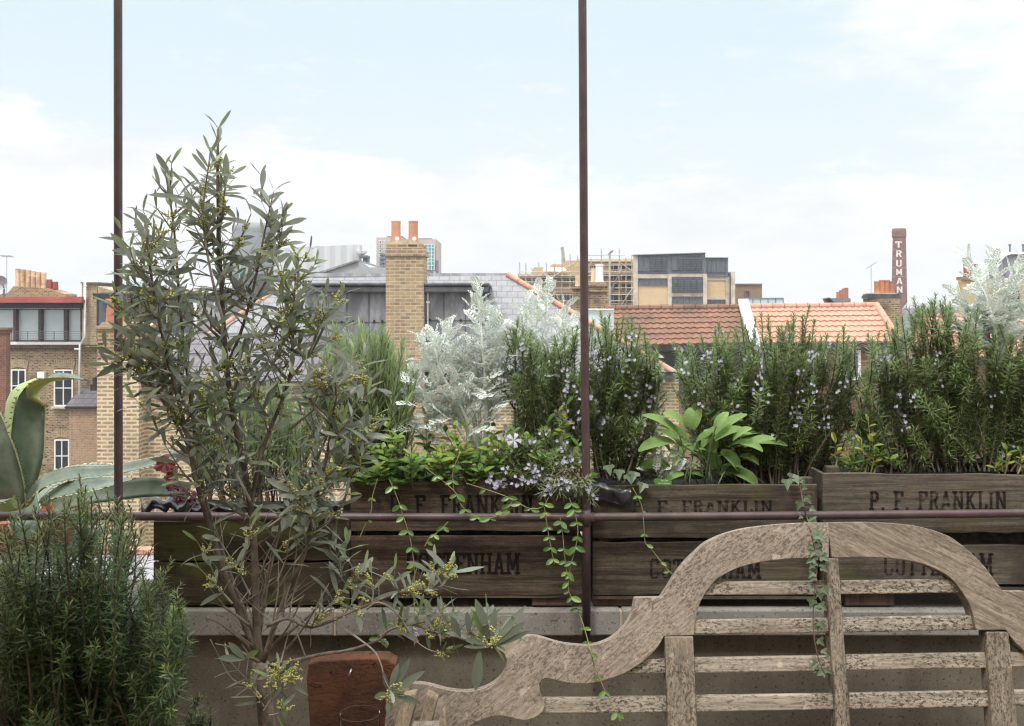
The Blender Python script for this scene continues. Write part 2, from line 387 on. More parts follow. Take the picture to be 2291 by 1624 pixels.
# plants
M['olive'] = leafmat('olive leaf', (.105,.125,.085), (.32,.35,.265), (.40,.43,.35), .36, .3, rare=(.13,.20,.04))
M['olive_young'] = leafmat('young olive leaf', (.16,.22,.07), (.28,.34,.16), (.34,.38,.26), .45, .3)
M['olivebark'] = plain('olive bark', (.16,.125,.095), .9, .3, 40, bump=.5)
M['olivetwig'] = plain('olive twig', (.22,.19,.15), .85, .2, 40)
M['bud'] = leafmat('olive bud', (.40,.40,.10), (.54,.54,.2), None, .6, .1)
M['rosemary'] = leafmat('rosemary needle', (.15,.215,.065), (.30,.375,.15), (.33,.37,.22), .42, .3)
M['rosemary_dk'] = leafmat('dark rosemary needle', (.045,.082,.022), (.105,.155,.046), (.14,.175,.08), .45, .2)
M['rosemary_young'] = leafmat('young rosemary needle', (.17,.27,.08), (.28,.39,.14), (.28,.34,.2), .45, .3)
M['rosewood'] = plain('rosemary stem', (.13,.10,.07), .9, .25, 50)
M['rosegreen'] = plain('green rosemary stem', (.16,.20,.08), .8, .25, 50)
M['lilac'] = leafmat('lilac petal', (.58,.56,.74), (.78,.76,.89), None, .6, .35)
M['lav'] = leafmat('lavender leaf', (.20,.30,.10), (.34,.45,.19), (.38,.44,.30), .6, .3)
M['lav_dry'] = leafmat('dry lavender leaf', (.15,.15,.12), (.26,.26,.20), None, .8, .15)
M['silver'] = leafmat('silver felted leaf', (.55,.60,.53), (.84,.87,.81), (.84,.87,.83), .9, .25, spec=.1)
M['silverstem'] = plain('white felted stem', (.78,.81,.75), .95, .1, 30)
M['sage'] = leafmat('sage leaf', (.21,.34,.10), (.31,.45,.165), (.36,.46,.25), .75, .25, spec=.2)
M['sagestem'] = plain('sage stem', (.20,.26,.14), .8, .2, 30)
M['vinca'] = leafmat('periwinkle leaf', (.06,.135,.03), (.175,.295,.06), (.18,.25,.10), .32, .25)
M['vinca_young'] = leafmat('young periwinkle leaf', (.20,.32,.05), (.32,.42,.09), None, .4, .35)
M['vincastem'] = plain('periwinkle runner', (.24,.22,.09), .8, .2, 30)
M['yellowgreen'] = leafmat('yellow variegated leaf', (.30,.34,.04), (.46,.44,.10), None, .4, .3)
M['ivy'] = leafmat('ivy leaf', (.022,.055,.025), (.055,.10,.045), (.10,.14,.07), .4, .15)
M['ivystem'] = plain('ivy runner', (.14,.09,.06), .9, .2, 30)
M['redleaf'] = leafmat('red heuchera leaf', (.20,.012,.016), (.32,.022,.022), (.16,.03,.03), .45, .35)
M['purpleleaf'] = leafmat('purple heuchera leaf', (.07,.012,.022), (.13,.025,.04), None, .5, .2)
def agave_mat():
    t = NT('agave skin'); co = t.coord(); g = t.n('NewGeometry')
    a = t.noise(t.map(co, sc=(1,1,.6)), 7, 6, .6); b = t.noise(co, 40, 5, .6)
    c = t.mix(t.step(a, .35, .68), (.13,.175,.125), (.27,.315,.25))
    c = t.mix(t.math('MULTIPLY', t.step(b, .45, .7), .3), c, (.07,.11,.07))
    c = t.mix(t.math('MULTIPLY', t.step(t.noise(t.map(co, sc=(1,1,.5), loc=(3,1,2)), 16, 7, .7), .5, .68), .55), c, (.36,.41,.36))
    c = t.mix(t.math('MULTIPLY', t.step(t.noise(co, 75, 4, .6), .66, .71), .6), c, (.16,.12,.07))
    return t.out(c, .45, spec=.35)
M['agave'] = agave_mat()
M['agave_back'] = plain('agave leaf back', (.37,.44,.20), .5, .2, 9, col2=(.42,.44,.09))
M['agave_edge'] = plain('agave margin', (.50,.52,.30), .6, .15, 30)
M['spine'] = plain('agave spine', (.06,.03,.025), .5, .2, 30)
# ================================================================= SETTING: ground and the roofs beyond
g = MB(); g.box((-400,-60,GROUND-.3), (400,900,GROUND)); structure(g.build('ground', M['floor']))
g = MB(); g.box((-4.5,-1.4,-.25), (5,2.98,0)); structure(g.build('terrace_floor', M['floor']))

def part(name, m, parent, fn, **kw):
    mb = MB(); fn(mb); return mb.build(name, m, parent, **kw)
def parts(name, m, parent, fns, **kw):
    return [part(name, m, parent, f_, **kw) for f_ in fns]
def frame_ring(mb, x0,y0,x1,y1,Y,t,d):
    mb.boxV(x0,y0,x1,y0+t,Y,d); mb.boxV(x0,y1-t,x1,y1,Y,d)
    mb.boxV(x0,y0+t,x0+t,y1-t,Y,d); mb.boxV(x1-t,y0+t,x1,y1-t,Y,d)
def window(parent, x0,y0,x1,y1,Y, fm, gm, t=3, bars=(), hbars=(), bt=1.6, proud=.06):
    """frame with glazing bars and its pane, set on the wall face at Y"""
    mb = MB(); frame_ring(mb, x0,y0,x1,y1,Y-proud,t,proud+.05)
    for b in bars: mb.boxV(b-bt/2,y0+t,b+bt/2,y1-t,Y-proud+.008,proud)
    for b in hbars: mb.boxV(x0+t,b-bt/2,x1-t,b+bt/2,Y-proud+.014,proud)
    w = mb.build('window', M[fm], parent)
    part('pane', M[gm], w, lambda q: q.boxV(x0+t*.6,y0+t*.6,x1-t*.6,y1-t*.6,Y-.02,.03))
    return w
def planeP(px, py, Y0, k, z0):
    """point on a roof plane Y = Y0 + k (z - z0)"""
    b = (py-HY)/F; Y = (Y0+k*(ZC-z0))/(1+k*b); return P(px, py, Y)

# ---- terrace house with the glazed top floor (left)
Y = 45
t = thing('terrace_house', 'sooty brick terrace house with glazed top floor, red roof edge and sash windows', 'house', P(90,1060,Y)+V((0,0,GROUND-P(90,1060,Y).z)))
def f(m):
    m.boxV(-130,772,217,None,Y,9)
part('wall', M['stock_dark'], t, f)
part('party_wall', M['stock'], t, lambda m: (m.boxV(183,634,217,771,Y-.25,9)))
part('coping', M['slate_dark'], t, lambda m: m.boxV(180,631,222,634,Y-.4,9.3))
def f(m):
    m.boxV(-130,670,182,677,Y-.9,9); m.boxV(-130,663.5,182,669.8,Y-.75,8.5)
part('roof', M['redroof'], t, f)
part('fascia', M['blackpaint'], t, lambda m: m.boxV(-130,677.2,182,690,Y-.45,.5))
for x0, x1 in ((-60,-22),(-20,32),(36,88),(92,145),(149,182)):
    mb = MB(); frame_ring(mb, x0,690.2,x1,763,Y-.2,2.5,.2); w = mb.build('window', M['brownframe'], t)
    part('pane', M['blueglass'], w, lambda q: q.boxV(x0+2,692,x1-2,761.5,Y-.05,.1))
for a_, b_ in ((32,36),(88,92),(145,149)): part('post', M['brownframe'], t, lambda m: m.boxV(a_,690.2,b_,764,Y-.3,.3))
part('sill', M['whitepaint'], t, lambda m: m.boxV(-130,765,182,771,Y-.35,.5))
part('string_course', M['brownframe'], t, lambda m: m.boxV(-130,779,175,781.5,Y-.15,.2))
def f(m):
    for yy in (741,746,751,756): m.boxV(24,yy,181,yy+.9,Y-.62,.03)
    for xx in (25,61,120,180): m.boxV(xx,741,xx+1.4,765,Y-.62,.03)
part('railing', M['cladding'], t, f)
for x0,y0,x1,y1 in ((24,826,58,900),(120,827,163,909),(121,983,155,1057)):
    window(t, x0,y0,x1,y1,Y,'whitepaint','darkglass',3,((x0+x1)/2,),((y0+y1)/2,),2.2)
for a_,b_,c_ in ((20,901,62),(113,910,168),(115,1058,160)): part('sill', M['stone'], t, lambda m: m.boxV(a_,b_,c_,b_+4,Y-.25,.3))
def arch(m, x0,x1,y0,y1):
    n = 11
    for i in range(n):
        u0, u1 = i/n, (i+.86)/n
        q = lambda u, top: (x0+(x1-x0)*u + (2*u-1)*(4 if top else 0), (y0 if top else y1) - 5*math.sin(math.pi*u))
        a,b,c,d = q(u0,False),q(u1,False),q(u1,True),q(u0,True)
        m.hull([P(*p_,Y-.05) for p_ in (a,b,c,d)], (0,.06,0))
parts('brick_arch', M['stock'], t, [lambda m: arch(m,22,60,808,826), lambda m: arch(m,118,165,808,827), lambda m: arch(m,118,157,966,983)])
def pipe(m):
    m.tube([P(190,620,Y-.45),P(190,752,Y-.45),P(179,772,Y-.45),P(178,930,Y-.45)], S(2.8,Y), 8)
    m.boxV(187,638,193,641,Y-.5,.1); m.boxV(166,779,178,783,Y-.45,.1)
part('drainpipe', M['whitepaint'], t, pipe, smooth=True)
part('vent_box', M['whitepaint'], t, lambda m: m.boxV(83,832,99,846,Y-.2,.2))
def f(m):
    a,b,c,d = P(145,910,Y-1.4),P(217,910,Y-1.4),P(217,868,Y-.02),P(180,868,Y-.02)
    m.hull([a,b,c,d],(0,.02,-.1))
part('lean_to_roof', M['slate_dark'], t, f)
part('extension', M['mixed'], t, lambda m: m.boxV(155,913,217,None,Y-1.3,1.28))
part('gutter', M['blackpaint'], t, lambda m: m.boxV(144,909.5,217,913,Y-1.5,.12))
part('cowl', M['blackpaint'], t, lambda m: (m.boxV(202,860,216,874,Y-1.7,.3), m.boxV(207,845,214,860,Y-1.7,.2)))
# chimney stack behind the red roof
Y = 52
t = thing('chimney_stack', 'low brick stack carrying a row of buff clay pots behind the red roof', 'chimney', P(80,662,Y))
def f(m):
    m.hull([P(a,b,Y) for a,b in ((-20,690),(-20,662),(18,655),(30,640),(105,645),(146,658),(146,690))], (0,1.4,0))
part('stack', M['stock_dark'], t, f)
for k in range(6):
    x = 40+k*11.6
    m = MB(); c = P(x,642+k*.6,Y+.35); r = S(6.2,Y); h = S(41-k*1.2,Y)
    m.lathe(c, [(r*.9,0),(r*.92,h*.3),(r,h*.33),(r*.9,h*.36),(r*.9,h*.66),(r,h*.69),(r*.9,h*.72),(r*.95,h*.97),(r,h),(r*.7,h),(r*.6,h*.8)], 12)
    m.build('chimney_pot', M['creampot'], t, smooth=False)
for x,y0 in ((111,625),(124,630)):
    m = MB(); c = P(x,648,Y+.4); r = S(6,Y); h = S(648-y0,Y)
    m.lathe(c, [(r*1.05,0),(r,h*.9),(r*1.05,h),(r*.7,h),(r*.6,h*.7)], 12); m.build('chimney_pot', M['terra_dark'], t)
# satellite dish + aerial
Y = 50
t = thing('satellite_dish', 'pale grey round satellite dish on a pole beside the buff chimney pots', 'satellite dish', P(10,665,Y))
m = MB(); c = P(8,633,Y); r = S(16,Y)
vs = []; fs = []
for i in range(5):
    for q in range(20):
        a = 2*math.pi*q/20; rr = r*i/4; vs.append(c+V((rr*math.cos(a)*.95, -.28*(i/4)**2+.0, rr*math.sin(a))))
for i in range(4):
    for q in range(20): fs.append((i*20+q, i*20+(q+1)%20, (i+1)*20+(q+1)%20, (i+1)*20+q))
m.add(vs, fs); m.build('dish', M['greyrender'], t, smooth=True)
part('pole', M['zinc'], t, lambda m: (m.tube([P(9,670,Y+.15),P(9,636,Y+.1)], .05, 6), m.tube([P(8,645,Y),P(6,633,Y-.7)], .025, 6)))
def aerial(name, label, x, y0, y1, Y, dx, dy):
    t = thing(name, label, 'aerial', P(x,y0,Y))
    part('mast', M['zinc'], t, lambda m: m.tube([P(x,y0,Y),P(x,y1,Y)], S(.55,Y), 6))
    def el(m):
        a, b = P(x-dx,y1+dy,Y), P(x+dx,y1-dy,Y); m.tube([a,b], S(.5,Y), 5)
        for i in range(9):
            p_ = a+(b-a)*(i/8); m.tube([p_+V((-S(.9,Y),-.25,S(1.8,Y))), p_+V((S(.9,Y),.25,-S(1.8,Y)))], S(.3,Y), 4)
    part('antenna', M['zinc'], t, el)
aerial('television_aerial', 'thin television aerial standing behind the satellite dish', 15, 660, 573, 51, 13, -.5)
aerial('television_aerial', 'thin tilted television aerial left of the tall lettered chimney', 1949, 662, 594, 37, 9, 6)
# red brick pier on the left edge
Y = 36
t = thing('brick_pier', 'dark red brick chimney pier behind the agave at the left edge', 'chimney', P(0,900,Y))
part('pier', M['redbrick'], t, lambda m: m.boxV(-70,745,14,None,Y,.3))
part('cap', M['redbrick'], t, lambda m: (m.boxV(-74,733,17,738,Y-.12,.5), m.boxV(-72,738.2,15.5,745,Y-.06,.4)))
# house with the brown frame glazing
Y = 42
t = thing('glazed_house', 'brick house with brown framed glazing and black roof edge behind the olive', 'house', P(300,800,Y)+V((0,0,GROUND-P(300,800,Y).z)))
part('wall', M['stock'], t, lambda m: m.boxV(222,760,470,None,Y,8))
part('gable', M['stock'], t, lambda m: m.hull([P(a,b,Y+2) for a,b in ((219,672),(219,640),(256,652),(330,640),(470,655),(470,672))],(0,5,0)))
part('roof', M['blackpaint'], t, lambda m: (m.boxV(208,656,470,668,Y-.8,8)))
for x0,x1 in ((216,250),(254,310),(314,370),(374,430)):
    window(t, x0,668.5,x1,758,Y,'brownframe','greyglass',3)
part('skylight', M['skyglass'], t, lambda m: m.hull([P(a,b,Y+1) for a,b in ((274,645),(280,633),(300,630),(303,645))],(0,1,0)))
# white rendered block with a flat roof behind the olive
Y = 55
t = thing('flat_roofed_house', 'pale rendered house with thin green roof edge glimpsed through the olive leaves', 'house', P(480,700,Y)+V((0,0,GROUND-P(480,700,Y).z)))
part('wall', M['greyrender'], t, lambda m: m.boxV(440,652,560,None,Y,8))
part('roof', M['zinc'], t, lambda m: m.boxV(434,644,566,651.8,Y-.4,8.6))
window(t, 478,668,512,694,Y,'whitepaint','greyglass',3,(495,))

# ---- near pale brick house with the big pot (behind the left pole)
Y = 19
t = thing('brick_house', 'pale yellow brick house with wide chimney breast and dark slate roof behind the left pole', 'house', P(330,1100,Y)+V((0,0,GROUND-P(330,1100,Y).z)))
part('wall', M['stock_pale'], t, lambda m: m.boxV(312,862,760,None,Y+.35,7))
part('chimney_breast', M['stock_pale'], t, lambda m: m.boxV(217,800,311,None,Y,1.5))
s_ = part('chimney_stack', M['stock_dark'], t, lambda m: (m.boxV(218,736,311,799.8,Y-.02,1.0), m.boxV(215,729,314,735.8,Y-.07,1.1)))
part('flaunching', M['mortar'], s_, lambda m: m.hull([P(a,b,Y-.02) for a,b in ((222,729),(228,721),(300,721),(308,729))],(0,.9,0)))
m = MB(); r = S(24,Y); h = S(57,Y)
m.lathe(P(263,724,Y+.42), [(r*1.08,0),(r,h*.5),(r*.9,h*.86),(r*1.08,h*.87),(r*1.08,h),(r*.75,h),(r*.7,h*.5)], 24); m.build('chimney_pot', M['terra'], s_, smooth=False)
def f(m):
    Yr = Y+.2
    a,b,c,d = P(306,853,Yr),P(760,853,Yr),P(700,745,Yr+3.0),P(345,745,Yr+3.0); m.hull([a,b,c,d],(0,.05,-.08))
part('roof', M['slate_dark'], t, f)
part('gutter', M['blackpaint'], t, lambda m: m.boxV(304,853,760,860,Y+.1,.14))
window(t, 438,945,475,1016,Y+.35,'whitepaint','greyglass',5)
# lower lean-to roof seen past the crate end
Y = 14
t = thing('lean_to', 'lilac grey slate lean-to roof below the left crate end', 'roof', P(310,1300,Y))
part('slates', M['slate_pale'], t, lambda m: m.hull([P(60,1500,Y-2),P(520,1500,Y-2),P(520,1240,Y),P(60,1240,Y)],(0,.03,-.1)))
part('flashing', M['terrapot'], t, lambda m: m.boxV(60,1230,520,1240,Y-.02,.2))
part('wall', M['stock_pale'], t, lambda m: m.box((P(60,1300,Y).x,Y-1.9,GROUND),(P(520,1300,Y).x,Y,P(0,1500,Y-2).z-.1)))

# ---- central house: slate roof, lead dormer
Ye, ze = 22.2, P(0,838,22.2).z; K = 1.22
rp = lambda x,y: planeP(x,y,Ye,K,ze)
t = thing('slate_roofed_house', 'brick house with lilac slate hipped roof and long lead dormer behind the planters', 'house', P(1000,900,22.4)+V((0,0,GROUND-P(0,900,22.4).z)))
part('roof', M['slate'], t, lambda m: (m.hull([rp(a,b) for a,b in ((1514,839),(330,839),(655,622),(1140,616))],(0,.03,-.1)),
     m.hull([rp(1140,616)+V((0,.05,0)), rp(655,622)+V((0,.05,0)), P(655,622,30), P(1140,616,30)],(0,0,-.2))))
def ridge(m, pts, r):
    for a, b in zip(pts, pts[1:]):
        n = max(2, int((b-a).length/.38)); 
        for i in range(n):
            p0 = a+(b-a)*(i/n); p1 = a+(b-a)*((i+.96)/n)
            m.tube([p0,p0+(p1-p0)*.1,p1], [r*1.12,r,r*1.0], 10)
parts('hip_tiles', M['tile_new'], t, [lambda m: ridge(m,[rp(1136,616)-V((0,.03,-.02)),rp(1514,838)-V((0,.03,-.02))], S(6.5,23)), lambda m: ridge(m,[rp(655,624),rp(340,834)], S(5.5,23))])
part('ridge_flashing', M['leadpale'], t, lambda m: (m.boxV(650,611,1138,619,26.2,.5), m.boxV(970,606,974,622,26.0,.1)))
part('wall', M['stock_pale'], t, lambda m: m.boxV(700,850,1519,None,22.6,8))
part('gutter', M['blackpaint'], t, lambda m: (m.boxV(480,832,1516,839,22.05,.15), m.boxV(480,839.2,1512,850,22.4,.3)))
Yd = 22.0
d = part('dormer', M['lead'], t, lambda m: m.boxV(682,655,1086,832,Yd,3.4))
def f(m):
    for x in (729,776,825,868,948,993,1041): m.boxV(x-.9,655.2,x+.9,828,Yd-.018,.03)
    m.boxV(683,720,862,722.2,Yd-.012,.02); m.boxV(950,716,1085,718,Yd-.012,.02)
part('seam', M['lead_dark'], d, f)
for x_,y_ in ((694,722),(743,721),(764,720),(790,719),(810,719),(837,718),(855,718),(962,716),(1008,716),(1031,716),(1055,716),(1075,716)): part('clip', M['blackpaint'], d, lambda m: m.boxV(x_-2,y_-2.5,x_+2,y_+2.5,Yd-.03,.04))
part('dormer_roof', M['lead_dark'], d, lambda m: (m.boxV(676,640,1093,655,Yd-.22,3.2), m.boxV(674,632,1095,639.8,Yd-.26,3.0)), bevel=.03)
part('conductor_pipe', M['whitepaint'], d, lambda m: (m.tube([P(957,625,Yd-.1),P(957,760,Yd-.1)], S(1.7,Yd), 6), m.boxV(953,674,961,678,Yd-.12,.1)))
part('bracket', M['blackpaint'], d, lambda m: m.hull([P(a,b,Yd-.1) for a,b in ((1086,655),(1096,640),(1096,650),(1092,668))],(0,.08,0)))
# big brick chimney in front of the dormer
Y = 21.7
t = thing('brick_chimney', 'tall yellow brick chimney with two orange pots in front of the lead dormer', 'chimney', P(905,850,Y)+V((0,0,GROUND-P(905,850,Y).z)))
part('stack', M['stock'], t, lambda m: m.boxV(863,573,948,None,Y,.85))
part('cap', M['stock'], t, lambda m: (m.boxV(861,558,951,572.8,Y-.04,.93)), bevel=.01)
part('neck', M['stock_dark'], t, lambda m: (m.boxV(864,546,946,557.8,Y-.01,.87)))
part('flaunching', M['mortar'], t, lambda m: m.hull([P(a,b,Y) for a,b in ((864,546),(872,540),(885,538),(924,538),(938,540),(946,546))],(0,.85,0)))
for x in (886,924.5):
    m = MB(); r = S(10.6,Y); h = S(47,Y)
    m.lathe(P(x,541,Y+.42), [(r*1.16,0),(r*1.1,h*.12),(r,h*.3),(r*.99,h*.95),(r*1.06,h*.96),(r*1.06,h),(r*.8,h),(r*.75,h*.4)], 24)
    po = m.build('chimney_pot', M['terrapot'], t, smooth=False)
    m = MB(); rr = S(4.6,Y); cc = P(x+2.5,534,Y+.42-r*1.06)
    m.tube([cc, cc+V((0,-.035,0))], [rr, rr*.9], 14); m.build('vent_disc', M['whitepaint'], po)

# ---- grey steel flue behind the olive
Y = 27
t = thing('steel_flue', 'thick grey steel flue with rounded top standing behind the olive tree', 'flue', P(566,760,Y))
m = MB(); r = S(47,Y); h = S(270,Y)
m.lathe(P(566,760,Y+1), [(r,0),(r,h*.55),(r*1.015,h*.555),(r*1.015,h*.57),(r,h*.575),(r,h*.94),(r*.93,h*.975),(r*.7,h),(0.01,h*1.01)], 32); m.build('shaft', M['zinc'], t, smooth=True)
part('cable', M['tealglass'], t, lambda m: m.tube([P(536,640,Y-.1),P(538,600,Y-.1),P(548,578,Y-.1),P(580,570,Y-.1)], .03, 6))
# ---- gabled grey parapet, white ribbed shed, far tower
Y = 34
t = thing('grey_gable', 'grey rendered gable with lead coping left of the tall brick chimney', 'building', P(780,620,Y)+V((0,0,GROUND-P(780,620,Y).z)))
m = MB(); zf = GROUND
fr = [P(a,b,Y) for a,b in ((700,617),(800,585),(812,588),(826,598),(900,598))]
fr = [V((fr[-1].x,Y,zf)), V((fr[0].x,Y,zf))] + fr
m.hull(fr,(0,6,0)); m.build('wall', M['greyrender'], t)
part('coping', M['lead'], t, lambda m: m.hull([P(a,b,Y-.1) for a,b in ((697,618),(801,584),(800,580),(694,614.5))],(0,6.1,0)))
Y = 62
t = thing('ribbed_shed', 'long white ribbed metal shed rising behind the slate roof', 'building', P(700,620,Y)+V((0,0,GROUND-P(700,620,Y).z)))
a, b = P(560,557,Y), P(804,547,Y)
m = MB(); m.hull([V((a.x,Y,GROUND)),V((b.x,Y,GROUND)),b,a],(0,1.2,0)); m.build('wall', M['ribbed'], t)
part('vent_unit', M['cladding'], t, lambda m: (m.boxV(805,571,822,576,Y-.5,1.2), m.boxV(812,576,822,592,Y-.3,1)))
part('dish', M['white'], t, lambda m: m.lathe(P(809,571,Y-.2), [(.01,.0),(.15,.02),(.3,.1),(.36,.25)], 12))
Y = 165
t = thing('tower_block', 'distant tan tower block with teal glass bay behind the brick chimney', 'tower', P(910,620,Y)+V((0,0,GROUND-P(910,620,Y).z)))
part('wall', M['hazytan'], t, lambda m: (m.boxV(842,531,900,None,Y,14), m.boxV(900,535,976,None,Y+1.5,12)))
part('roof', M['cladding'], t, lambda m: (m.boxV(866,528,900,531,Y+.8,10), m.boxV(930,533,966,535,Y+2,8)))
for j in range(7):
    window(t, 848,538+j*10,853,545+j*10,Y,'white','greyglass',.8,proud=.2)
    window(t, 857,538+j*10,861,545+j*10,Y,'white','greyglass',.8,proud=.2)
part('balcony', M['cladding'], t, lambda m: [m.boxV(849,566+9*j,862,570+9*j,Y-1.5,1.5) for j in range(4)])
w = part('glass_bay', M['tealglass'], t, lambda m: m.boxV(949,546,972,604,Y+1.0,.6))
part('mullion', M['white'], w, lambda m: ([m.boxV(x-.5,546,x+.5,604,Y+.7,.3) for x in (950,957.5,965,971.5)], [m.boxV(949,y-.4,972,y+.4,Y+.75,.25) for y in (546.5,554,562,570,578,586,594)]))
part('fin', M['cladding'], t, lambda m: m.boxV(975.8,582,979,None,Y+1.2,3))

# ---- scaffolded brick building
Y = 88
t = thing('brick_warehouse', 'tan brick building with stepped parapet wrapped in scaffolding', 'building', P(1290,690,Y)+V((0,0,GROUND-P(1290,690,Y).z)))
steps = ((1160,612),(1195,612),(1195,598),(1235,598),(1235,591),(1268,591),(1268,583),(1417,581))
fr = [P(a,b,Y) for a,b in steps]
fr = [V((fr[-1].x,Y,GROUND)), V((fr[0].x,Y,GROUND))] + fr
m = MB(); m.hull(fr,(0,15,0)); m.build('wall', M['tan'], t)
part('string_course', M['stone'], t, lambda m: (m.boxV(1158,612,1310,615,Y-.3,.4), m.boxV(1158,619,1310,622,Y-.3,.4), m.boxV(1310,607,1417,610,Y-.3,.4), m.boxV(1310,583,1417,585,Y-.3,.4)))
for x0,y0,x1,y1 in ((1178,624,1206,634),(1212,624,1246,634),(1252,624,1284,634),(1178,655,1206,672),(1212,655,1246,672),(1252,655,1284,672),(1362,592,1384,604),(1390,592,1415,604),(1362,614,1384,627),(1390,614,1415,627),(1362,634,1384,650),(1390,634,1415,650),(1362,657,1384,682),(1390,657,1415,682),(1318,592,1338,604),(1318,634,1338,650)):
    window(t, x0,y0,x1,y1,Y,'stone','darkglass',1.2,((x0+x1)/2,),bt=.8,proud=.15)
part('parapet_clutter', M['white'], t, lambda m: [m.lathe(P(1222+i*6.2,607,Y-.5), [(.32,0),(.3,.2),(.15,.32),(.01,.34)], 10) for i in range(7)])
t = thing('scaffolding', 'grey scaffold poles and boards wrapping the tan stepped building', 'scaffolding', P(1290,690,Y-3))
Ys = Y-2.2
for i, x in enumerate((1162,1176,1190,1205,1222,1240,1257,1275,1292,1322,1345,1365,1385,1400,1413)):
    m = MB(); top = 560+rnd.uniform(-8,22) + (20 if x < 1250 else 0)
    for dy in (0, 1.4): m.tube([P(x+dy*.8,700,Ys+dy),P(x+dy*.8,top+dy*3,Ys+dy)], .034, 5)
    m.build('upright', M['scaff'], t)
for y,x0,x1 in ((594,1235,1418),(608,1162,1418),(617,1162,1418),(631,1162,1418),(645,1162,1418),(660,1162,1418),(674,1162,1418),(580,1290,1418),(571,1300,1400)):
    m = MB(); m.tube([P(x0,y,Ys-.1),P(x1,y-1,Ys-.1)], .036, 5); m.build('ledger', M['scaff'], t)
for y,x0,x1 in ((619,1162,1300),(651,1162,1300),(589,1320,1418),(611,1320,1418),(654,1355,1418),(678,1355,1418)):
    m = MB(); m.boxV(x0,y,x1,y+2.2,Ys+.1,1.3); m.build('board', M['boards'], t)
for a,b,c,d_ in ((1215,634,1285,588),(1260,690,1240,650),(1385,690,1418,640),(1365,655,1385,611),(1350,690,1390,600),(1175,690,1205,640),(1300,640,1318,590),(1388,588,1414,606)):
    m = MB(); m.tube([P(a,b,Ys-.2),P(c,d_,Ys-.2)], .036, 5); m.build('brace', M['scaff'], t)
part('lattice_crane', M['scaff'], t, lambda m: (m.tube([P(1256,553,Y+20),P(1262,592,Y+20)], .1, 4), m.tube([P(1259,552,Y+20),P(1265,592,Y+20)], .1, 4)))
# chimneys in front of the scaffolding
Y = 42
t = thing('chimney_stack', 'sooty corbelled brick stack with white pot just right of the tall middle pole', 'chimney', P(1338,700,Y))
part('stack', M['stock_dark'], t, lambda m: (m.boxV(1320,641,1359,None,Y,1.1), m.boxV(1317,637,1361,640.8,Y-.08,1.26), m.boxV(1314,649,1362,653,Y-.08,1.26), m.boxV(1318,631,1359,636.8,Y-.04,1.18)))
m = MB(); r=S(9,Y); h=S(40,Y); m.lathe(P(1341,631,Y+.5), [(r*1.1,0),(r,h*.1),(r*.95,h*.9),(r*1.08,h*.92),(r*1.05,h),(r*.7,h),(r*.6,h*.6)], 16); m.build('chimney_pot', M['whitepaint'], t, smooth=False)
m = MB(); r=S(6,Y); m.lathe(P(1328,631,Y+.8), [(r*1.1,0),(r,h*.1),(r*.95,h*.8),(r*1.08,h*.82),(r*.7,h*.82)], 14); m.build('chimney_pot', M['creampot'], t)
t = thing('chimney_stack', 'narrow sooty brick stack with buff pot just left of the tall middle pole', 'chimney', P(1291,700,Y+1))
part('stack', M['stock_dark'], t, lambda m: (m.boxV(1283,646,1312,None,Y+1,1.1), m.boxV(1281,640,1314,645.8,Y+.92,1.26)))
m = MB(); r=S(6.5,Y); h=S(28,Y); m.lathe(P(1293,640,Y+1.5), [(r*1.1,0),(r,h*.1),(r*.95,h*.9),(r*1.08,h),(r*.7,h)], 14); m.build('chimney_pot', M['creampot'], t)
# street lamp
Y = 66
t = thing('street_lamp', 'slim floodlight mast with dark lamp head above the scaffolding', 'street lamp', P(1364,700,Y)+V((0,0,GROUND-P(1364,700,Y).z)))
part('mast', M['scaff'], t, lambda m: m.tube([V((P(1364,0,Y).x,Y,GROUND)),P(1364,567,Y)], [.1,.06], 8))
part('lamp_head', M['cladding'], t, lambda m: m.hull([P(a,b,Y) for a,b in ((1363,570),(1362,566),(1369,560),(1373,560),(1370,565))],(0,.5,0)))

# ---- modern tan block with dark upper floor
Y = 80
t = thing('office_block', 'tan brick office block with dark grey clad upper floor and louvres', 'office building', P(1530,690,Y)+V((0,0,GROUND-P(1530,690,Y).z)))
part('wall', M['sandbrick'], t, lambda m: (m.boxV(1427,612,1580,None,Y,1.6), m.boxV(1580,619,1632,None,Y+1.2,12)))
part('pier', M['stone'], t, lambda m: (m.boxV(1418,571,1427,None,Y-.2,.6), m.boxV(1494,612.2,1503,None,Y-.12,.3), m.boxV(1573,612.2,1582,None,Y-.12,1.2), m.boxV(1624,619,1632.5,None,Y+1.05,8), m.boxV(1635,608,1645,None,Y+.9,10)))
part('band', M['stone'], t, lambda m: (m.boxV(1427,613,1494,622,Y-.08,.2), m.boxV(1503,611.8,1573,619,Y-.08,.2), m.boxV(1503,655,1573,663,Y-.08,.2), m.boxV(1582,619.2,1624,627,Y+1.12,.2), m.boxV(1582,664,1624,670,Y+1.12,.2)))
u = part('upper_floor', M['cladding'], t, lambda m: (m.hull([P(1427,611.8,Y-.1),P(1578,610,Y-.1),P(1578,566,Y-.1),P(1427,571,Y-.1)],(0,1.5,0)), m.boxV(1581,577,1629,618.8,Y+1.0,11)))
part('roof_edge', M['zinc'], u, lambda m: (m.hull([P(1418,571,Y-.4),P(1579,566,Y-.4),P(1579,564.5,Y-.4),P(1418,569.3,Y-.4)],(0,1.5,0)), m.boxV(1580,575.4,1630,577,Y+.8,11)))
def grid(parent, x0,y0,x1,y1,n,Yw,gm='greyglass',hb=()):
    window(parent, x0,y0,x1,y1,Yw,'cladding',gm,.9,[x0+(x1-x0)*i/n for i in range(1,n)],hb,1.0,proud=.12)
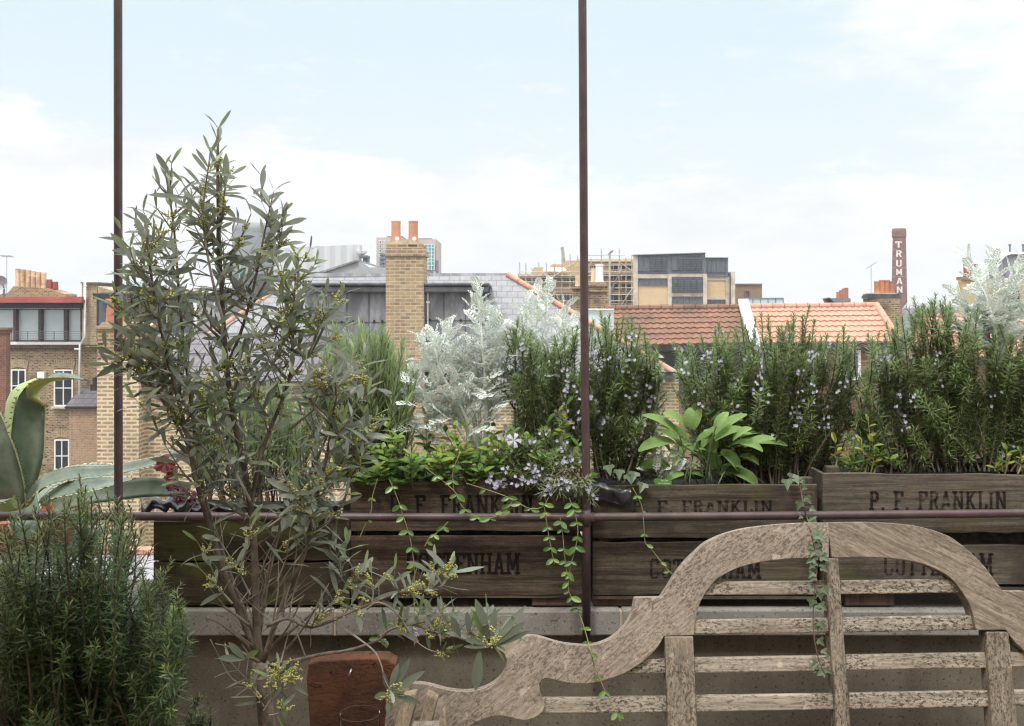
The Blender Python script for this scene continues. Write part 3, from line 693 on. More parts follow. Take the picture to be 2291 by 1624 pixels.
grid(u, 1428,574,1493,606,5,Y-.1); grid(u, 1503,572,1572,604,5,Y-.1,hb=(578,)); grid(u, 1583,581,1625,608,4,Y+1.0)
part('louvre', M['cladding'], u, lambda m: [m.boxV(x0,y,x1,y+.8,Y-.3,.1) for x0,x1 in ((1455,1492),(1517,1571)) for y in range(578,604,4)])
grid(t, 1427.5,623,1493.5,638,5,Y); grid(t, 1503.5,620,1572.5,654,5,Y); grid(t, 1503.5,663.5,1572.5,679,5,Y); grid(t, 1583,670.5,1623.5,684,4,Y+1.2)
part('louvre', M['cladding'], t, lambda m: [m.boxV(1504,y,1572,y+.8,Y-.3,.1) for y in range(623,653,4)])
part('drainpipe', M['brownframe'], t, lambda m: m.boxV(1633,612,1635,None,Y+.8,.12))
part('vent_box', M['cladding'], t, lambda m: m.boxV(1485,681,1496,687,Y-.4,.4))
Y = 84
t = thing('brick_block', 'plain brown brick block with one small window right of the office building', 'building', P(1675,690,Y)+V((0,0,GROUND-P(1675,690,Y).z)))
part('wall', M['brownbrick'], t, lambda m: m.boxV(1646,636,1705,None,Y,10))
part('coping', M['stone'], t, lambda m: m.boxV(1645,633.5,1706,635.8,Y-.15,10.2))
window(t, 1667,650,1678,668,Y,'cladding','greyglass',1.5,proud=.15)
Y = 58
t = thing('glass_balustrade', 'pale glass roof balustrade above the tiled roofs', 'balustrade', P(1710,690,Y))
part('pane', M['skyglass'], t, lambda m: [m.boxV(1668+i*17,668,1684+i*17,688,Y,.06) for i in range(5)])
part('rail', M['zinc'], t, lambda m: (m.boxV(1667,666,1754,668,Y-.05,.15), [m.boxV(1667+i*17,668,1668.5+i*17,690,Y-.05,.12) for i in range(6)]))

# ---- pantiled houses
def pantiles(m, el, er, rl, rr, rows, waves, amp, lift):
    up = ((rl-el)+(rr-er))/2; ac = er-el; nrm = ac.cross(up).normalized()
    n = waves*8
    for r_ in range(rows):
        vs = []; fs = []
        for kk, (vv, lf) in enumerate(((r_/rows, lift*.05), (r_/rows, lift), ((r_+1)/rows, lift*.15))):
            L = el+(rl-el)*vv; Rr = er+(rr-er)*vv
            jit = rnd.uniform(-.004,.004)
            for i in range(n+1):
                u = i/n; ph = 2*math.pi*u*waves
                h = amp*(.5+.5*math.sin(ph)) if kk else -.02
                vs.append(L+(Rr-L)*u+nrm*(lf+h+jit))
        for kk in range(2):
            for i in range(n): a = kk*(n+1)+i; fs.append((a,a+1,a+n+2,a+n+1))
        m.add(vs, fs)
def tiled_house(label, tile, e0, e1, r0, r1, rows, waves, Ye, Yr, wm, name='tiled_house'):
    t = thing(name, label, 'house', V((P((e0[0]+e1[0])/2,0,Ye).x, Ye+.5, GROUND)))
    el,er,rl,rr = P(*e0,Ye),P(*e1,Ye),P(*r0,Yr),P(*r1,Yr)
    ro = part('roof', M[tile], t, lambda m: pantiles(m,el,er,rl,rr,rows,waves,.034,.045), smooth=False)
    part('roof_deck', M['felt'], t, lambda m: m.hull([el,er,rr,rl],(0,.02,-.12)))
    part('ridge_tiles', M[tile], ro, lambda m: ridge(m,[rl+V((0,0,.03)),rr+V((0,0,.03))], .11))
    part('wall', M[wm], t, lambda m: m.box((el.x+.1,Ye+.3,GROUND),(er.x-.1,Yr+2,min(el.z,er.z)-.1)))
    part('back_roof', M['felt'], t, lambda m: m.hull([rl,rr,rr+V((0,2,-1.4)),rl+V((0,2,-1.4))],(0,0,-.1)))
    part('fascia', M['blackpaint'], t, lambda m: m.box((el.x,Ye+.02,min(el.z,er.z)-.16),(er.x,Ye+.1,min(el.z,er.z)-.03)))
    return t
A = tiled_house('house with weathered brown clay pantile roof over dark glazing', 'tile_old', (1362,775),(1690,768),(1352,692),(1657,689),7,20,32.0,33.7,'brownbrick')
for x0,x1 in ((1468,1545),(1550,1600),(1606,1672)): window(A, x0,786,x1,880,32.3,'blackpaint','darkglass',4,((x0+x1)/2,))
part('window_post', M['whitepaint'], A, lambda m: (m.boxV(1600,800,1612,880,32.15,.1), m.hull([P(a,b,32.1) for a,b in ((1470,786),(1486,800),(1474,800))],(0,.05,0))))
B = tiled_house('house with bright orange clay pantile roof right of the white verge', 'tile_new', (1692,769),(2010,766),(1676,688),(1962,685),7,21,32.0,33.7,'redbrick')
for x0,x1 in ((1700,1740),(1815,1850),(1889,1926),(1960,1996)): window(B, x0,783,x1,850,32.3,'whitepaint','greyglass',6)
t = thing('roof_verge', 'white flashing strip between the brown and orange pantile roofs', 'roof verge', P(1672,768,31.9))
part('flashing', M['white'], t, lambda m: m.hull([P(1678,775,31.85),P(1701,775,31.85),P(1674,682,33.6),P(1652,682,33.6)],(0,.05,.2)))
Cc = tiled_house('house with orange pantile roof low behind the tall right rosemary', 'tile_new', (2030,800),(2420,800),(2060,709),(2420,706),6,22,40.0,42.4,'redbrick')
part('hip_tiles', M['tile_new'], B, lambda m: ridge(m,[P(1960,686,33.7)+V((0,0,.05)),P(2010,764,32)+V((0,0,.08))], .12))
# pale blue board beside the middle pole
t = thing('blue_board', 'pale blue upstand panel at the left end of the brown pantile roof', 'panel', P(1350,720,30.5))
part('panel', plain('pale blue paint', (.50,.60,.64), .5, .05), t, lambda m: m.boxV(1312,693,1373,790,30.6,.5))
part('coping', M['white'], t, lambda m: m.boxV(1310,690.5,1374,692.8,30.5,.6))
# curved stack with pots
Y = 34.6
t = thing('chimney_stack', 'round shouldered brick stack with dark capping and terracotta pots below the lettered chimney', 'chimney', P(1985,720,Y))
def oval(m, x0,x1,y0,y1,ov=0):
    a = P((x0+x1)/2,y1,Y); w = S((x1-x0)/2,Y)+ov; h = S(y1-y0,Y); n = 28; vs=[]; 
    for z in (0,h):
        for i in range(n):
            an = 2*math.pi*i/n; cx = math.copysign(abs(math.cos(an))**.6,math.cos(an)); sy = math.copysign(abs(math.sin(an))**.8,math.sin(an))
            vs.append(a+V((w*cx,.5*sy+.5,z)))
    m.add(vs,[(i,(i+1)%n,n+(i+1)%n,n+i) for i in range(n)]+[tuple(range(n,2*n)),tuple(range(n-1,-1,-1))])
part('stack', M['stock_dark'], t, lambda m: oval(m,1946,2023,668,900))
part('capping', M['lead_dark'], t, lambda m: (oval(m,1942,2025,661,667.5,.0), oval(m,1945,2022,657.5,661,.0)))
part('flaunching', M['mortar'], t, lambda m: oval(m,1952,2016,655,657.6))
part('flashing', M['lead'], t, lambda m: m.hull([P(a,b,Y-.15) for a,b in ((1962,682),(1968,680),(1990,715),(1986,722))],(0,.06,0)))
for x,y0 in ((1962,629),(1973,626),(1984,626),(1995,629)):
    m = MB(); r=S(6.6,Y); h=S(656-y0,Y); m.lathe(P(x,656,Y+.35), [(r*1.05,0),(r*.92,h*.2),(r*.95,h*.9),(r*1.08,h*.93),(r*1.05,h),(r*.7,h),(r*.6,h*.5)], 14); m.build('chimney_pot', M['terra'], t)
# vent and stepped pots on the orange roof
Y = 37
t = thing('roof_vent', 'grey metal roof vent with stepped terracotta pots behind the orange roof', 'roof vent', P(1880,690,Y))
part('cowl', M['zinc'], t, lambda m: m.hull([P(a,b,Y) for a,b in ((1864,690),(1855,667),(1896,666),(1903,668),(1904,690))],(0,.8,0)))
part('opening', M['blackpaint'], t, lambda m: m.hull([P(a,b,Y-.03) for a,b in ((1860,683),(1850,667.5),(1856,665.5),(1872,683))],(0,.3,0)))
for x,y0 in ((1875.5,653),(1882,649),(1888,645),(1893.5,643.5)):
    m = MB(); r=S(4.6,Y); h=S(668-y0,Y); m.lathe(P(x,668,Y+.5), [(r,0),(r,h*.95),(r*1.05,h),(r*.7,h)], 12); m.build('chimney_pot', M['terra'], t)
# ---- the tall lettered chimney
Y = 125
t = thing('factory_chimney', 'tall tapering red brick factory chimney with white vertical lettering TRUMAN', 'chimney', V((P(2012,690,Y).x,Y,GROUND)))
h = P(0,516,Y).z-GROUND
def taper(m, z0, z1, r0, r1): m.lathe((P(2012,0,Y).x,Y,GROUND), [(r0,z0),(r1,z1)], 8)
rb, rt = S(25,Y), S(14.6,Y)
rz = lambda z: rb+(rt-rb)*(z/h)**.85
part('shaft', M['stackred'], t, lambda m: m.lathe((P(2012,0,Y).x,Y,GROUND), [(rz(z),z) for z in [h*i/12 for i in range(13)]], 8))
part('cap', M['stackred'], t, lambda m: m.lathe((P(2011.5,0,Y).x,Y,GROUND), [(rt*1.0,h-.9),(rt*1.12,h-.8),(rt*1.12,h),(rt*1.02,h+.25),(rt*.7,h+.25),(rt*.65,h-1)], 8))
part('band', M['mortar'], t, lambda m: [m.lathe((P(2012,0,Y).x,Y,GROUND), [(rz(P(0,y,Y).z-GROUND)+.02,P(0,y,Y).z-GROUND-.02),(rz(P(0,y,Y).z-GROUND)+.02,P(0,y,Y).z-GROUND+.02)], 8) for y in (558,578,599,619,638)])
for ch,y0,y1,xc in (('T',541,555,2010),('R',561,576,2010.4),('U',582,597,2010.8),('M',602,616,2011.2),('A',622,636,2012),('N',641,655,2012.4)):
    z = P(0,y1,Y).z; rr = rz(z-GROUND)*math.cos(math.pi/8)
    Yl = Y-rz(z-GROUND)-.02
    m = MB(); letters(m, ch, V((P(xc-7.2,0,Yl).x,Yl,z)), V((P(xc+7.2,0,Yl).x,Yl,z)), P(0,y0,Y).z-z, .06, .19, False); m.build('letter', M['whiteletters'], t)
# ---- building on the right edge
Y = 56
t = thing('mansard_house', 'brick house with grey metal mansard and red chimney pots at the right edge', 'house', P(2230,690,Y)+V((0,0,GROUND-P(2230,690,Y).z)))
part('wall', M['tan'], t, lambda m: (m.boxV(2216,624,2420,None,Y,.6), m.boxV(2150,625,2215.8,None,Y-.4,.35)))
part('mansard', M['lead'], t, lambda m: m.hull([P(a,b,Y-.1) for a,b in ((2222,623),(2222,586),(2262,570),(2420,568),(2420,623))],(0,.5,0)))
part('roof_edge', M['white'], t, lambda m: (m.hull([P(a,b,Y-.3) for a,b in ((2221,584),(2262,568.5),(2420,566.5),(2420,562),(2262,563.5),(2221,579))],(0,.9,0))))
part('stack', M['brownbrick'], t, lambda m: m.boxV(2152,619,2196,626,Y-.5,.7))
for x in (2160,2167.5,2175,2182.5):
    m = MB(); r=S(4.6,Y); hh=S(619-591,Y); m.lathe(P(x,619,Y-.2), [(r,0),(r*.95,hh*.95),(r*1.06,hh),(r*.7,hh)], 12); m.build('chimney_pot', M['terra_dark'], t)
for x in (2259.5,2289):
    m = MB(); m.tube([P(x,566,Y+1),P(x,549,Y+1)], S(2,Y), 8); m.tube([P(x,550,Y+1),P(x,546,Y+1)], S(3.2,Y), 8); m.build('flue', M['cladding'], t)
window(t, 2262,650,2282,690,Y,'brownframe','darkglass',3)
t = thing('low_gable', 'small grey roofed building left of the mansard house', 'building', V((P(2110,0,60).x,60,GROUND)))
fr = [P(a,b,60) for a,b in ((2150,672),(2136,668),(2118,676),(2106,690))]
m = MB(); m.hull([V((fr[-1].x,60,GROUND)),V((fr[0].x,60,GROUND))]+fr,(0,6,0)); m.build('wall', M['greyrender'], t)
# ================================================================= the terrace: parapet, railing, crates, bench
YW = 2.72
t = thing('parapet_wall', 'rough cement rendered parapet wall with concrete coping behind the bench', 'wall', V((0,YW,0)))
zt = P(0,1365,2.68).z; zb = P(0,1425,2.68).z
part('render_face', M['render'], t, lambda m: m.box((-1.9,YW,-.2),(4.2,YW+.22,zb)))
xs = [-1.9,-1.1,P(748,0,2.68).x,P(1311,0,2.68).x+.0,P(1390,0,2.68).x,P(1852,0,2.68).x,1.55,2.4,3.3,4.2]
for a,b in zip(xs,xs[1:]):
    m = MB(); m.box((a+.003,2.68+rnd.uniform(0,.004),zb+.002),(b-.003,2.99,zt-rnd.uniform(0,.004))); m.build('coping_stone', M['coping'], t, bevel=.004)
    if b < 4: part('mortar_joint', M['mortar'], t, lambda m: m.box((b-.0035,2.686,zb+.002),(b+.0035,2.99,zt-.006)))
# unseen house wall behind the camera, added and sized to shade the foreground
hw = MB(); hw.box((-7,-1.75,-12),(7,-1.45,4.7)); structure(hw.build('unseen_house_wall', M['stock']))
hw = MB(); hw.box((-1.55,-1.44,0),(-1.30,2.40,3.0)); structure(hw.build('added_side_wall', M['stock_dark']))  # unseen wall left of the view, added to darken the lower left
# railing
YR = 2.65
t = thing('metal_railing', 'old maroon painted pipe railing with tall posts in front of the crates', 'railing', P(1311,1440,YR))
rr = S(9.6,YR)
def railpts(x0,x1): 
    pts = []; n = 14
    for i in range(n+1):
        x = x0+(x1-x0)*i/n; y = 1155+2.2*math.sin((x-264)/2000*math.pi)-(7 if x > 1311 else 0)*((x-1311)/980 if x > 1311 else 0)
        pts.append(P(x,y,YR))
    return pts
part('top_rail', M['pipe'], t, lambda m: m.tube(railpts(-420,2900), rr, 16), smooth=True)
for top,bot in ((264,265),(1303,1312)):
    m = MB(); m.tube([P(top,-260,YR),P(top,0,YR),P((top+bot)/2,720,YR),P(bot,1150,YR),P(bot,1465,YR)], S(9.3,YR), 16); m.build('post', M['pipe'], t, smooth=True)
for bot in (265,1312):
    m = MB(); m.tube([P(bot-17,1157,YR),P(bot+17,1157,YR)], rr*1.16, 16); m.tube([P(bot,1140,YR),P(bot,1176,YR)], rr*1.12, 16); m.build('fitting', M['pipe'], t, smooth=True)
# crates
def crate(name, label, x0, x1, slats, bottom, Y, mats, text1=None, text2=None, ink='ink', posts=(), depth=.31, soil_y=None):
    t = thing(name, label, 'crate', P((x0+x1)/2, bottom, Y), 'wooden crates along the parapet')
    th = .012
    for k,(ya,yb,dy) in enumerate(slats):
        a = P(x0,ya,Y); b = P(x1,yb,Y)
        # board outline with a slightly wavering top edge
        n = 10; top = []; bt = []
        for i in range(n+1):
            x = a.x+(b.x-a.x)*i/n
            top.append(V((x,Y,a.z+dy*(i/n)+rnd.uniform(-.0022,.0022)))); bt.append(V((x,Y,b.z+rnd.uniform(-.0018,.0018))))
        m = MB(); m.hull(bt+top[::-1],(0,th,0)); fb = m.build('front_board', M[mats], t, bevel=.0018)
        tx = (text1, text2)[k] if k < 2 else None
        if tx:
            s_, lx0,lx1,ly0,ly1 = tx
            tot = sum(GL[c][0]+.08 for c in s_)-.08; pos = 0.0
            for word in s_.split(' '):
                ww = sum(GL[c][0]+.08 for c in word)-.08; e0 = lx0+(lx1-lx0)*pos/tot; e1 = lx0+(lx1-lx0)*(pos+ww)/tot; pos += ww+.08+GL[' '][0]+.08
                m = MB(); letters(m, word, P(e0,ly1,Y-.0), P(e1,ly1,Y-.0), P(0,ly0,Y).z-P(0,ly1,Y).z, .0012, .17); m.build('lettering', M[ink], fb)
        m = MB(); m.box((a.x,Y+depth-th,b.z),(b.x,Y+depth,a.z-.004)); m.build('back_board', M[mats], t)
        for xx in (a.x+.002, b.x-.002-th):
            m = MB(); m.box((xx,Y+th+.001,b.z+.002),(xx+th,Y+depth-th-.001,a.z-.003)); m.build('end_board', M[mats], t, bevel=.0018)
    za = P(0,slats[0][0],Y).z; zb_ = P(0,bottom,Y).z
    xa = P(x0,0,Y).x; xb = P(x1,0,Y).x; s2 = .026
    for i,(xx,yy) in enumerate(((xa+th+.003,Y+th+.001),(xb-th-s2-.003,Y+th+.001),(xa+th+.003,Y+depth-th-s2-.001),(xb-th-s2-.003,Y+depth-th-s2-.001))):
        ext = posts[i] if i < len(posts) else -.004
        m = MB(); m.box((xx,yy,zb_+.01),(xx+s2*(1.3 if ext > 0 else 1),yy+s2,za+ext)); m.build('corner_post', M['cratepost'], t, bevel=.003)
    m = MB(); m.box((xa+.001,Y+.002,zb_),(xb-.001,Y+depth-.002,zb_+.009)); m.build('base_board', M[mats], t)
    m = MB(); m.box((xa+th+.004,Y+th+.003,zb_+.0095),(xb-th-.004,Y+depth-th-.003,za-.03)); m.build('soil', M['soil'], t)
    return t
c0 = crate('wooden_crate', 'low mossy crate with dark liner left of the lettered crates, behind the olive', 343, 782, ((1166,1254,0),(1259,1348,0)), 1353, 2.70, 'cratemoss')
c1 = crate('wooden_crate', 'brown crate between the olive and the right post with COTTENHAM printed clearly', 784, 1304, ((1077,1188,.004),(1200,1332,.0)), 1338, 2.705, 'crate1',
   ('P. F. FRANKLIN',872,1192,1107,1152), ('COTTENHAM',909,1163,1236,1284), 'ink', (-.004,.004))
c2 = crate('wooden_crate', 'greenish crate holding the sage, with its post top showing and faded lettering', 1326, 1829, ((1087,1204,.004),(1213,1331,0)), 1341, 2.70, 'crate2',
   ('P. F. FRANKLIN',1414,1728,1119,1147), ('COTTENHAM',1452,1702,1250,1294), 'ink_worn', (-.004,.02))
c3 = crate('wooden_crate', 'silvery crate at the right edge, standing higher than the sage crate', 1841, 2352, ((1059,1192,-.004),(1220,1308,0)), 1322, 2.69, 'crate3',
   ('P. F. FRANKLIN',1944,2252,1098,1141), ('COTTENHAM',1976,2221,1237,1287), 'ink_worn', (.016,-.004))
c4 = crate('wooden_crate', 'crate beyond the right edge', 2362, 2870, ((1075,1188,0),(1200,1328,0)), 1338, 2.70, 'crate2') if False else None
# wires, liners
def wire(m, x):
    m.tube([P(x,1085,2.696),P(x-1,1110,2.694),P(x+1,1146,2.694)], .0013, 5)
part('wire', M['rust'], c2, lambda m: wire(m,1826)); part('wire', M['rust'], c3, lambda m: wire(m,1846))
def liner(m, pts_top, Y0, drop, seed):
    r = random.Random(seed); n = len(pts_top); rows = []
    pts_top = [(x,y+r.uniform(-5,4)+3*math.sin(i*.7+seed)) for i,(x,y) in enumerate(pts_top)]
    for j in range(7):
        row = []
        for i,(x,y) in enumerate(pts_top):
            fold = .004*math.sin(i*1.3+j*.8+seed)+r.uniform(-.008,.008)
            yy = y + drop*(j-1)/5 + (r.uniform(-2,2) if j else 0)
            row.append(P(x, yy, Y0+fold+(.05-.05*min(1,j/2))))
        rows.append(row)
    vs = [p_ for row in rows for p_ in row]; fs = []
    for j in range(6):
        for i in range(n-1): fs.append((j*n+i,j*n+i+1,(j+1)*n+i+1,(j+1)*n+i))
    m.add(vs, fs)
part('liner', M['plastic'], c0, lambda m: (liner(m,[(316+k*8, 1122+4*math.sin(k*1.3)+ (6 if k<2 else 0)) for k in range(14)],2.665,22,1), liner(m,[(430+k*12,1128+5*math.sin(k*1.1)) for k in range(29)],2.69,26,2)), smooth=True)
part('liner', M['plastic'], c2, lambda m: liner(m,[(1322+k*10,1078+k*1.2+3*math.sin(k*1.4)) for k in range(10)],2.688,42,3), smooth=True)
part('liner', M['plastic'], c3, lambda m: liner(m,[(1850+k*18,1192+2*math.sin(k*.9)) for k in range(27)],2.715,30,5), smooth=True)
part('liner', M['plastic'], c1, lambda m: liner(m,[(790+k*14,1076+3*math.sin(k*1.7)) for k in range(36)],2.735,14,7), smooth=True)
# packing blocks
for i,(x0,x1,y0,lab) in enumerate(((1326,1420,1344,'reddish packing block under the sage crate beside the post'),(1890,2002,1330,'packing block under the right edge crate, seen through the bench'),
        (800,870,1342,'dark packing block under the brown lettered crate, behind olive twigs'),(1190,1282,1342,'dark packing block under the brown lettered crate near the post'),(375,440,1356,'dark packing block under the mossy crate'))):
    zc_ = zt+.001
    a = P(x0,y0,2.715); b = P(x1,0,2.715)
    ztop = P(0,1353 if i==4 else (1322 if i==1 else (1341 if i==0 else 1338)),2.70).z-.001
    m = MB(); m.box((a.x,2.715,zc_),(b.x,2.96,ztop)); tag(m.build('packing_block', M['block'], loc=(a.x,2.715,zc_), bevel=.003), lab, 'block', 'blocks under the crates')

# ---------------------------------------------------------------- bench (reclined back, curved crest rail)
BK, BM, BY = .215, .012, 2.42
bz, bx = P(0,1170,BY).z, P(1855,0,BY).x
def BP(px, py, off=0.0):
    """point on the front plane of the reclined back"""
    a = (px-CX)/F; b = (py-HY)/F
    Y = (BY+BK*(ZC-bz)-BM*bx)/(1+BK*b-BM*a)
    return P(px,py,Y)+BN*off
BN = V((-BM,1,-BK)).normalized()
bench = thing('garden_bench', 'weathered teak garden bench with scrolled curved back and slats before the parapet', 'bench', V((bx,2.0,0)))
outerL = [(1120,1433),(1145,1428),(1170,1423),(1190,1422),(1208,1424.5),(1233,1433),(1258,1439.5),(1285,1443),(1315,1444.5),(1340,1440.7),(1365,1430.7),(1385,1415.7),(1403,1395.7),(1414,1375.7),(1419,1355.7),(1421.7,1338),(1424,1336.5),(1480.4,1336),(1495.4,1313),(1513,1283),(1535,1255.7),(1557,1234),(1578,1214.6),(1598,1204),(1620,1194.6),(1645,1187),(1670,1180.9),(1718,1174.8),(1768,1170.4),(1810,1169),(1854.5,1168.9)]
innerL = [(1854.5,1248),(1846,1248),(1805,1248.4),(1768,1249.5),(1745,1251.5),(1718,1254.5),(1683,1260.7),(1645,1272),(1615,1288),(1600,1298),(1585,1315.7),(1570,1340.7),(1560.4,1363),(1555,1388),(1553,1421),(1486,1423),(1470,1450.7),(1445,1475.7),(1423,1490.7),(1395,1508),(1353,1522),(1320,1529.5),(1285,1529.5),(1258,1525.7),(1238,1519.5),(1220,1517),(1211,1521),(1206,1530.7),(1208,1545.7),(1215,1563),(1219,1578),(1214,1593),(1198,1605.7),(1173,1612),(1145,1606),(1122,1600.5),(1095,1604),(1070,1613),(1040,1630),(1030,1640),(860,1640),(862,1600),(872,1574),(884,1552),(897,1538.5),(917,1529),(940,1529),(962.7,1533),(997.7,1543),(1035,1548),(1062.7,1545.7),(1085,1539),(1105,1528),(1122,1513),(1133,1492),(1134,1476),(1128,1462),(1110,1450.7)]
def smooth_poly(pts, it=1, keep=25):
    for _ in range(it):
        o = []
        n = len(pts)
        for i in range(n):
            p0,p1,p2 = V(pts[i-1]),V(pts[i]),V(pts[(i+1)%n])
            d1,d2 = (p1-p0),(p2-p1)
            if d1.length < 1e-6 or d2.length < 1e-6 or d1.angle(d2) > R(keep): o.append(tuple(p1))
            else: o.append(tuple(p1+( p0-p1)*.22)); o.append(tuple(p1+(p2-p1)*.22))
        pts = o
    return pts
polyL = smooth_poly(outerL+innerL)
TH = .042
def mirrored(pts):
    c = BP(1855,1210)
    out = []
    for q in pts:
        p_ = BP(*q); out.append(V((2*c.x-p_.x, p_.y+2*BM*(c.x-p_.x), p_.z+.0115*(1 if False else 1)*min(1,max(0,(c.x-p_.x)/.35)))))
    return out[::-1]
m = MB(); m.hull([BP(*q) for q in polyL][::-1], BN*TH); m.build('crest_rail', M['teak_l'], bench, bevel=.0035)
m = MB(); m.hull([p_+V((.0008,0,0)) for p_ in mirrored(polyL)][::-1], BN*TH); m.build('crest_rail', M['teak_r'], bench, bevel=.0035)
def plank(pts, mat, off, th, name='slat', bev=.003):
    m = MB(); m.hull([BP(*q, off) for q in pts], BN*th); return m.build(name, M[mat], bench, bevel=bev)
# slats: (left x top, left x bottom, right x top, right x bottom, y left top/bottom, y right top/bottom), each between neighbouring posts
for xa,xb,ya,yb,ya2,yb2 in ((1572,1853,1302,1332.5,1299.6,1331),(1883,2160,1299.5,1330.5,1295.5,1326.5),
      (1550,1860,1388,1420,1383.5,1417.5),(1888,2194,1382.5,1416.5,1377.5,1410.5),
      (1395,1494,1477,1509,1475.5,1508),(1540,1868,1473.5,1507.5,1468,1502.5),(1896,2222,1467,1501.5,1461.5,1496),(2262,2520,1461,1494,1457,1490),
      (1195,1500,1563,1599.5,1560,1596),(1545,1878,1559,1595.5,1553.5,1589.5),(1904,2232,1553,1589,1547,1583.5),(2272,2580,1546.5,1582,1542,1577)):
    plank([(xa,yb),(xb,yb2),(xb,ya2),(xa,ya)], 'teak_h', .012, .02)
for xt0,xt1,yt,xb0,xb1 in ((1486.8,1551,1423.5,1495,1560),(1846.5,1876,1248.6,1873,1906),(2206,2257,1413,2222,2281)):
    plank([(xb0+2,1690),(xb1+2,1690),(xt1,yt),(xt0,yt)], 'teak_v', -.001 if yt>1300 else 0.0, .042, 'post')
# extra slats, seat, legs and arms below and beside the frame
for k in range(3):
    y = 1650+k*90
    plank([(1180,y+36),(2560,y+18),(2560,y-18),(1180,y)], 'teak_h', .013, .02)
sc = BP(1855,1690); 
for k in range(7):
    y0 = 2.19-k*.075; m = MB(); m.box((bx-.92,y0-.06,.415),(bx+.92,y0,.44)); m.build('seat_slat', M['teak_h'], bench, bevel=.003)
for sx in (-1,1):
    for yy in (1.70,2.17):
        m = MB(); m.box((bx+sx*.95-.03,yy-.03,0),(bx+sx*.95+.03,yy+.03,.66 if yy<1.9 else .6)); m.build('leg', M['teak_v'], bench, bevel=.004)
    m = MB(); m.box((bx+sx*.95-.035,1.66,.661),(bx+sx*.95+.035,2.23,.69)) if sx > 0 else m.box((bx-.985,1.66,.52),(bx-.915,2.23,.545)); m.build('arm_rail', M['teak_v'], bench, bevel=.004)
m = MB(); m.box((bx-.91,1.68,.35),(bx+.91,1.705,.413)); m.build('seat_rail', M['teak_h'], bench, bevel=.003)
# arm slats at the scroll
def arms(pts, name='arm_slat'):
    Ya = 2.26
    m = MB(); m.hull([P(x,y,Ya-(y-1540)*.0004) for x,y in pts],(0.004,.03,0)); return m.build(name, M['teak_y'], bench, bevel=.003)
arms([(876,1650),(908,1650),(930,1572),(929,1551),(900,1557)])
arms([(928,1650),(956,1650),(977.5,1565),(953,1550.5)])
arms([(963,1650),(996,1650),(996,1596),(990,1586)])

# ---------------------------------------------------------------- clay wall plaque with glass cup
YC = 2.50
t = thing('clay_wall_plaque', 'cracked terracotta slab hung on the parapet wall left of the bench', 'wall plaque', P(780,1660,YC))
pts = ([(690,1484),(715,1478),(760,1476),(800,1474),(840,1473),(868,1474),(872,1480),(886,1485),(884,1512),(878,1545),(872,1600),(868,1700),(700,1700),(694,1640),(690,1580),(685,1520)])
m = MB(); m.hull([P(x,y,YC) for x,y in pts][::-1],(0,.06,0)); m.build('slab', M['clay'], t, bevel=.006)
part('ledge', M['clay'], t, lambda m: m.hull([P(x,y,YC-.09) for x,y in ((705,1672),(868,1672),(864,1705),(710,1705))][::-1],(0,.088,0)), bevel=.006)
part('hook', M['steel'], t, lambda m: (m.tube([P(785,1501,YC),P(786,1498,YC-.018),P(782,1508,YC-.022),P(781,1517,YC-.02)], S(2.4,YC), 8)), smooth=True)
m = MB(); rg = S(45,YC-.055)
cg = P(805,1672,YC-.055); hg = P(0,1596,YC-.055).z-cg.z
m.lathe((cg.x,cg.y,cg.z+.001), [(.005,0),(rg*.85,0),(rg*.97,hg*.12),(rg,hg*.5),(rg,hg*.985),(rg*1.012,hg*.99),(rg*1.012,hg)], 40)
gc = tag(m.build('glass_cup', M['glass'], loc=cg, smooth=True), 'clear round glass cup standing before the terracotta slab', 'glass')
m = MB(); m.tube([V((cg.x+rg*1.01*math.cos(i*math.pi/24),cg.y+rg*1.01*math.sin(i*math.pi/24),cg.z+hg)) for i in range(49)], .0008, 6); m.build('rim', M['rimglass'], gc, smooth=True)
# ================================================================= plants
def lance(t): return max(.04, math.sin(math.pi*min(1,(t*.93+.05)))**.8)
def oval_(t): return max(.04, math.sin(math.pi*min(1,(t*.94+.04)))**.6)
def obl(t): return max(.05, (math.sin(math.pi*min(1,(t**1.25*.95+.04))))**.65)
def leaf(mb, p, d, n, L, W, curl=.3, fold=.15, segs=4, prof=lance, mi=0, wave=0):
    d = d.normalized(); s_ = d.cross(n)
    if s_.length < 1e-5: s_ = d.orthogonal()
    s_.normalize(); n = s_.cross(d); vs = []; an = -curl/segs; ca, sa = math.cos(an), math.sin(an)
    p = V(p)
    for i in range(segs+1):
        w_ = W*prof(i/segs)*.5; wv = n*(wave*math.sin(i*2.1))
        vs += [p-s_*w_+n*(fold*w_)+wv, p.copy(), p+s_*w_+n*(fold*w_)-wv]
        p = p+d*(L/segs); d, n = d*ca+n*sa, n*ca-d*sa
    fs = []
    for i in range(segs):
        a = i*3; fs += [(a,a+1,a+4,a+3),(a+1,a+2,a+5,a+4)]
    mb.add(vs, fs, mi)
def needle(mb, p, d, n, L, W, curl=.5, mi=0):
    s_ = d.cross(n)
    if s_.length < 1e-5: s_ = d.orthogonal()
    s_.normalize(); n = s_.cross(d); w_ = s_*(W*.5)
    q = p+d*(L*.5)+n*(L*.5*curl*.25*-1); e = p+d*L-n*(L*curl*.5)
    mb.add([p-w_*.7, p+w_*.7, q+w_, q-w_, e], [(0,1,2,3),(3,2,4)], mi)
def rvec(r, a=1.0): return V((r.uniform(-a,a), r.uniform(-a,a), r.uniform(-a,a)))
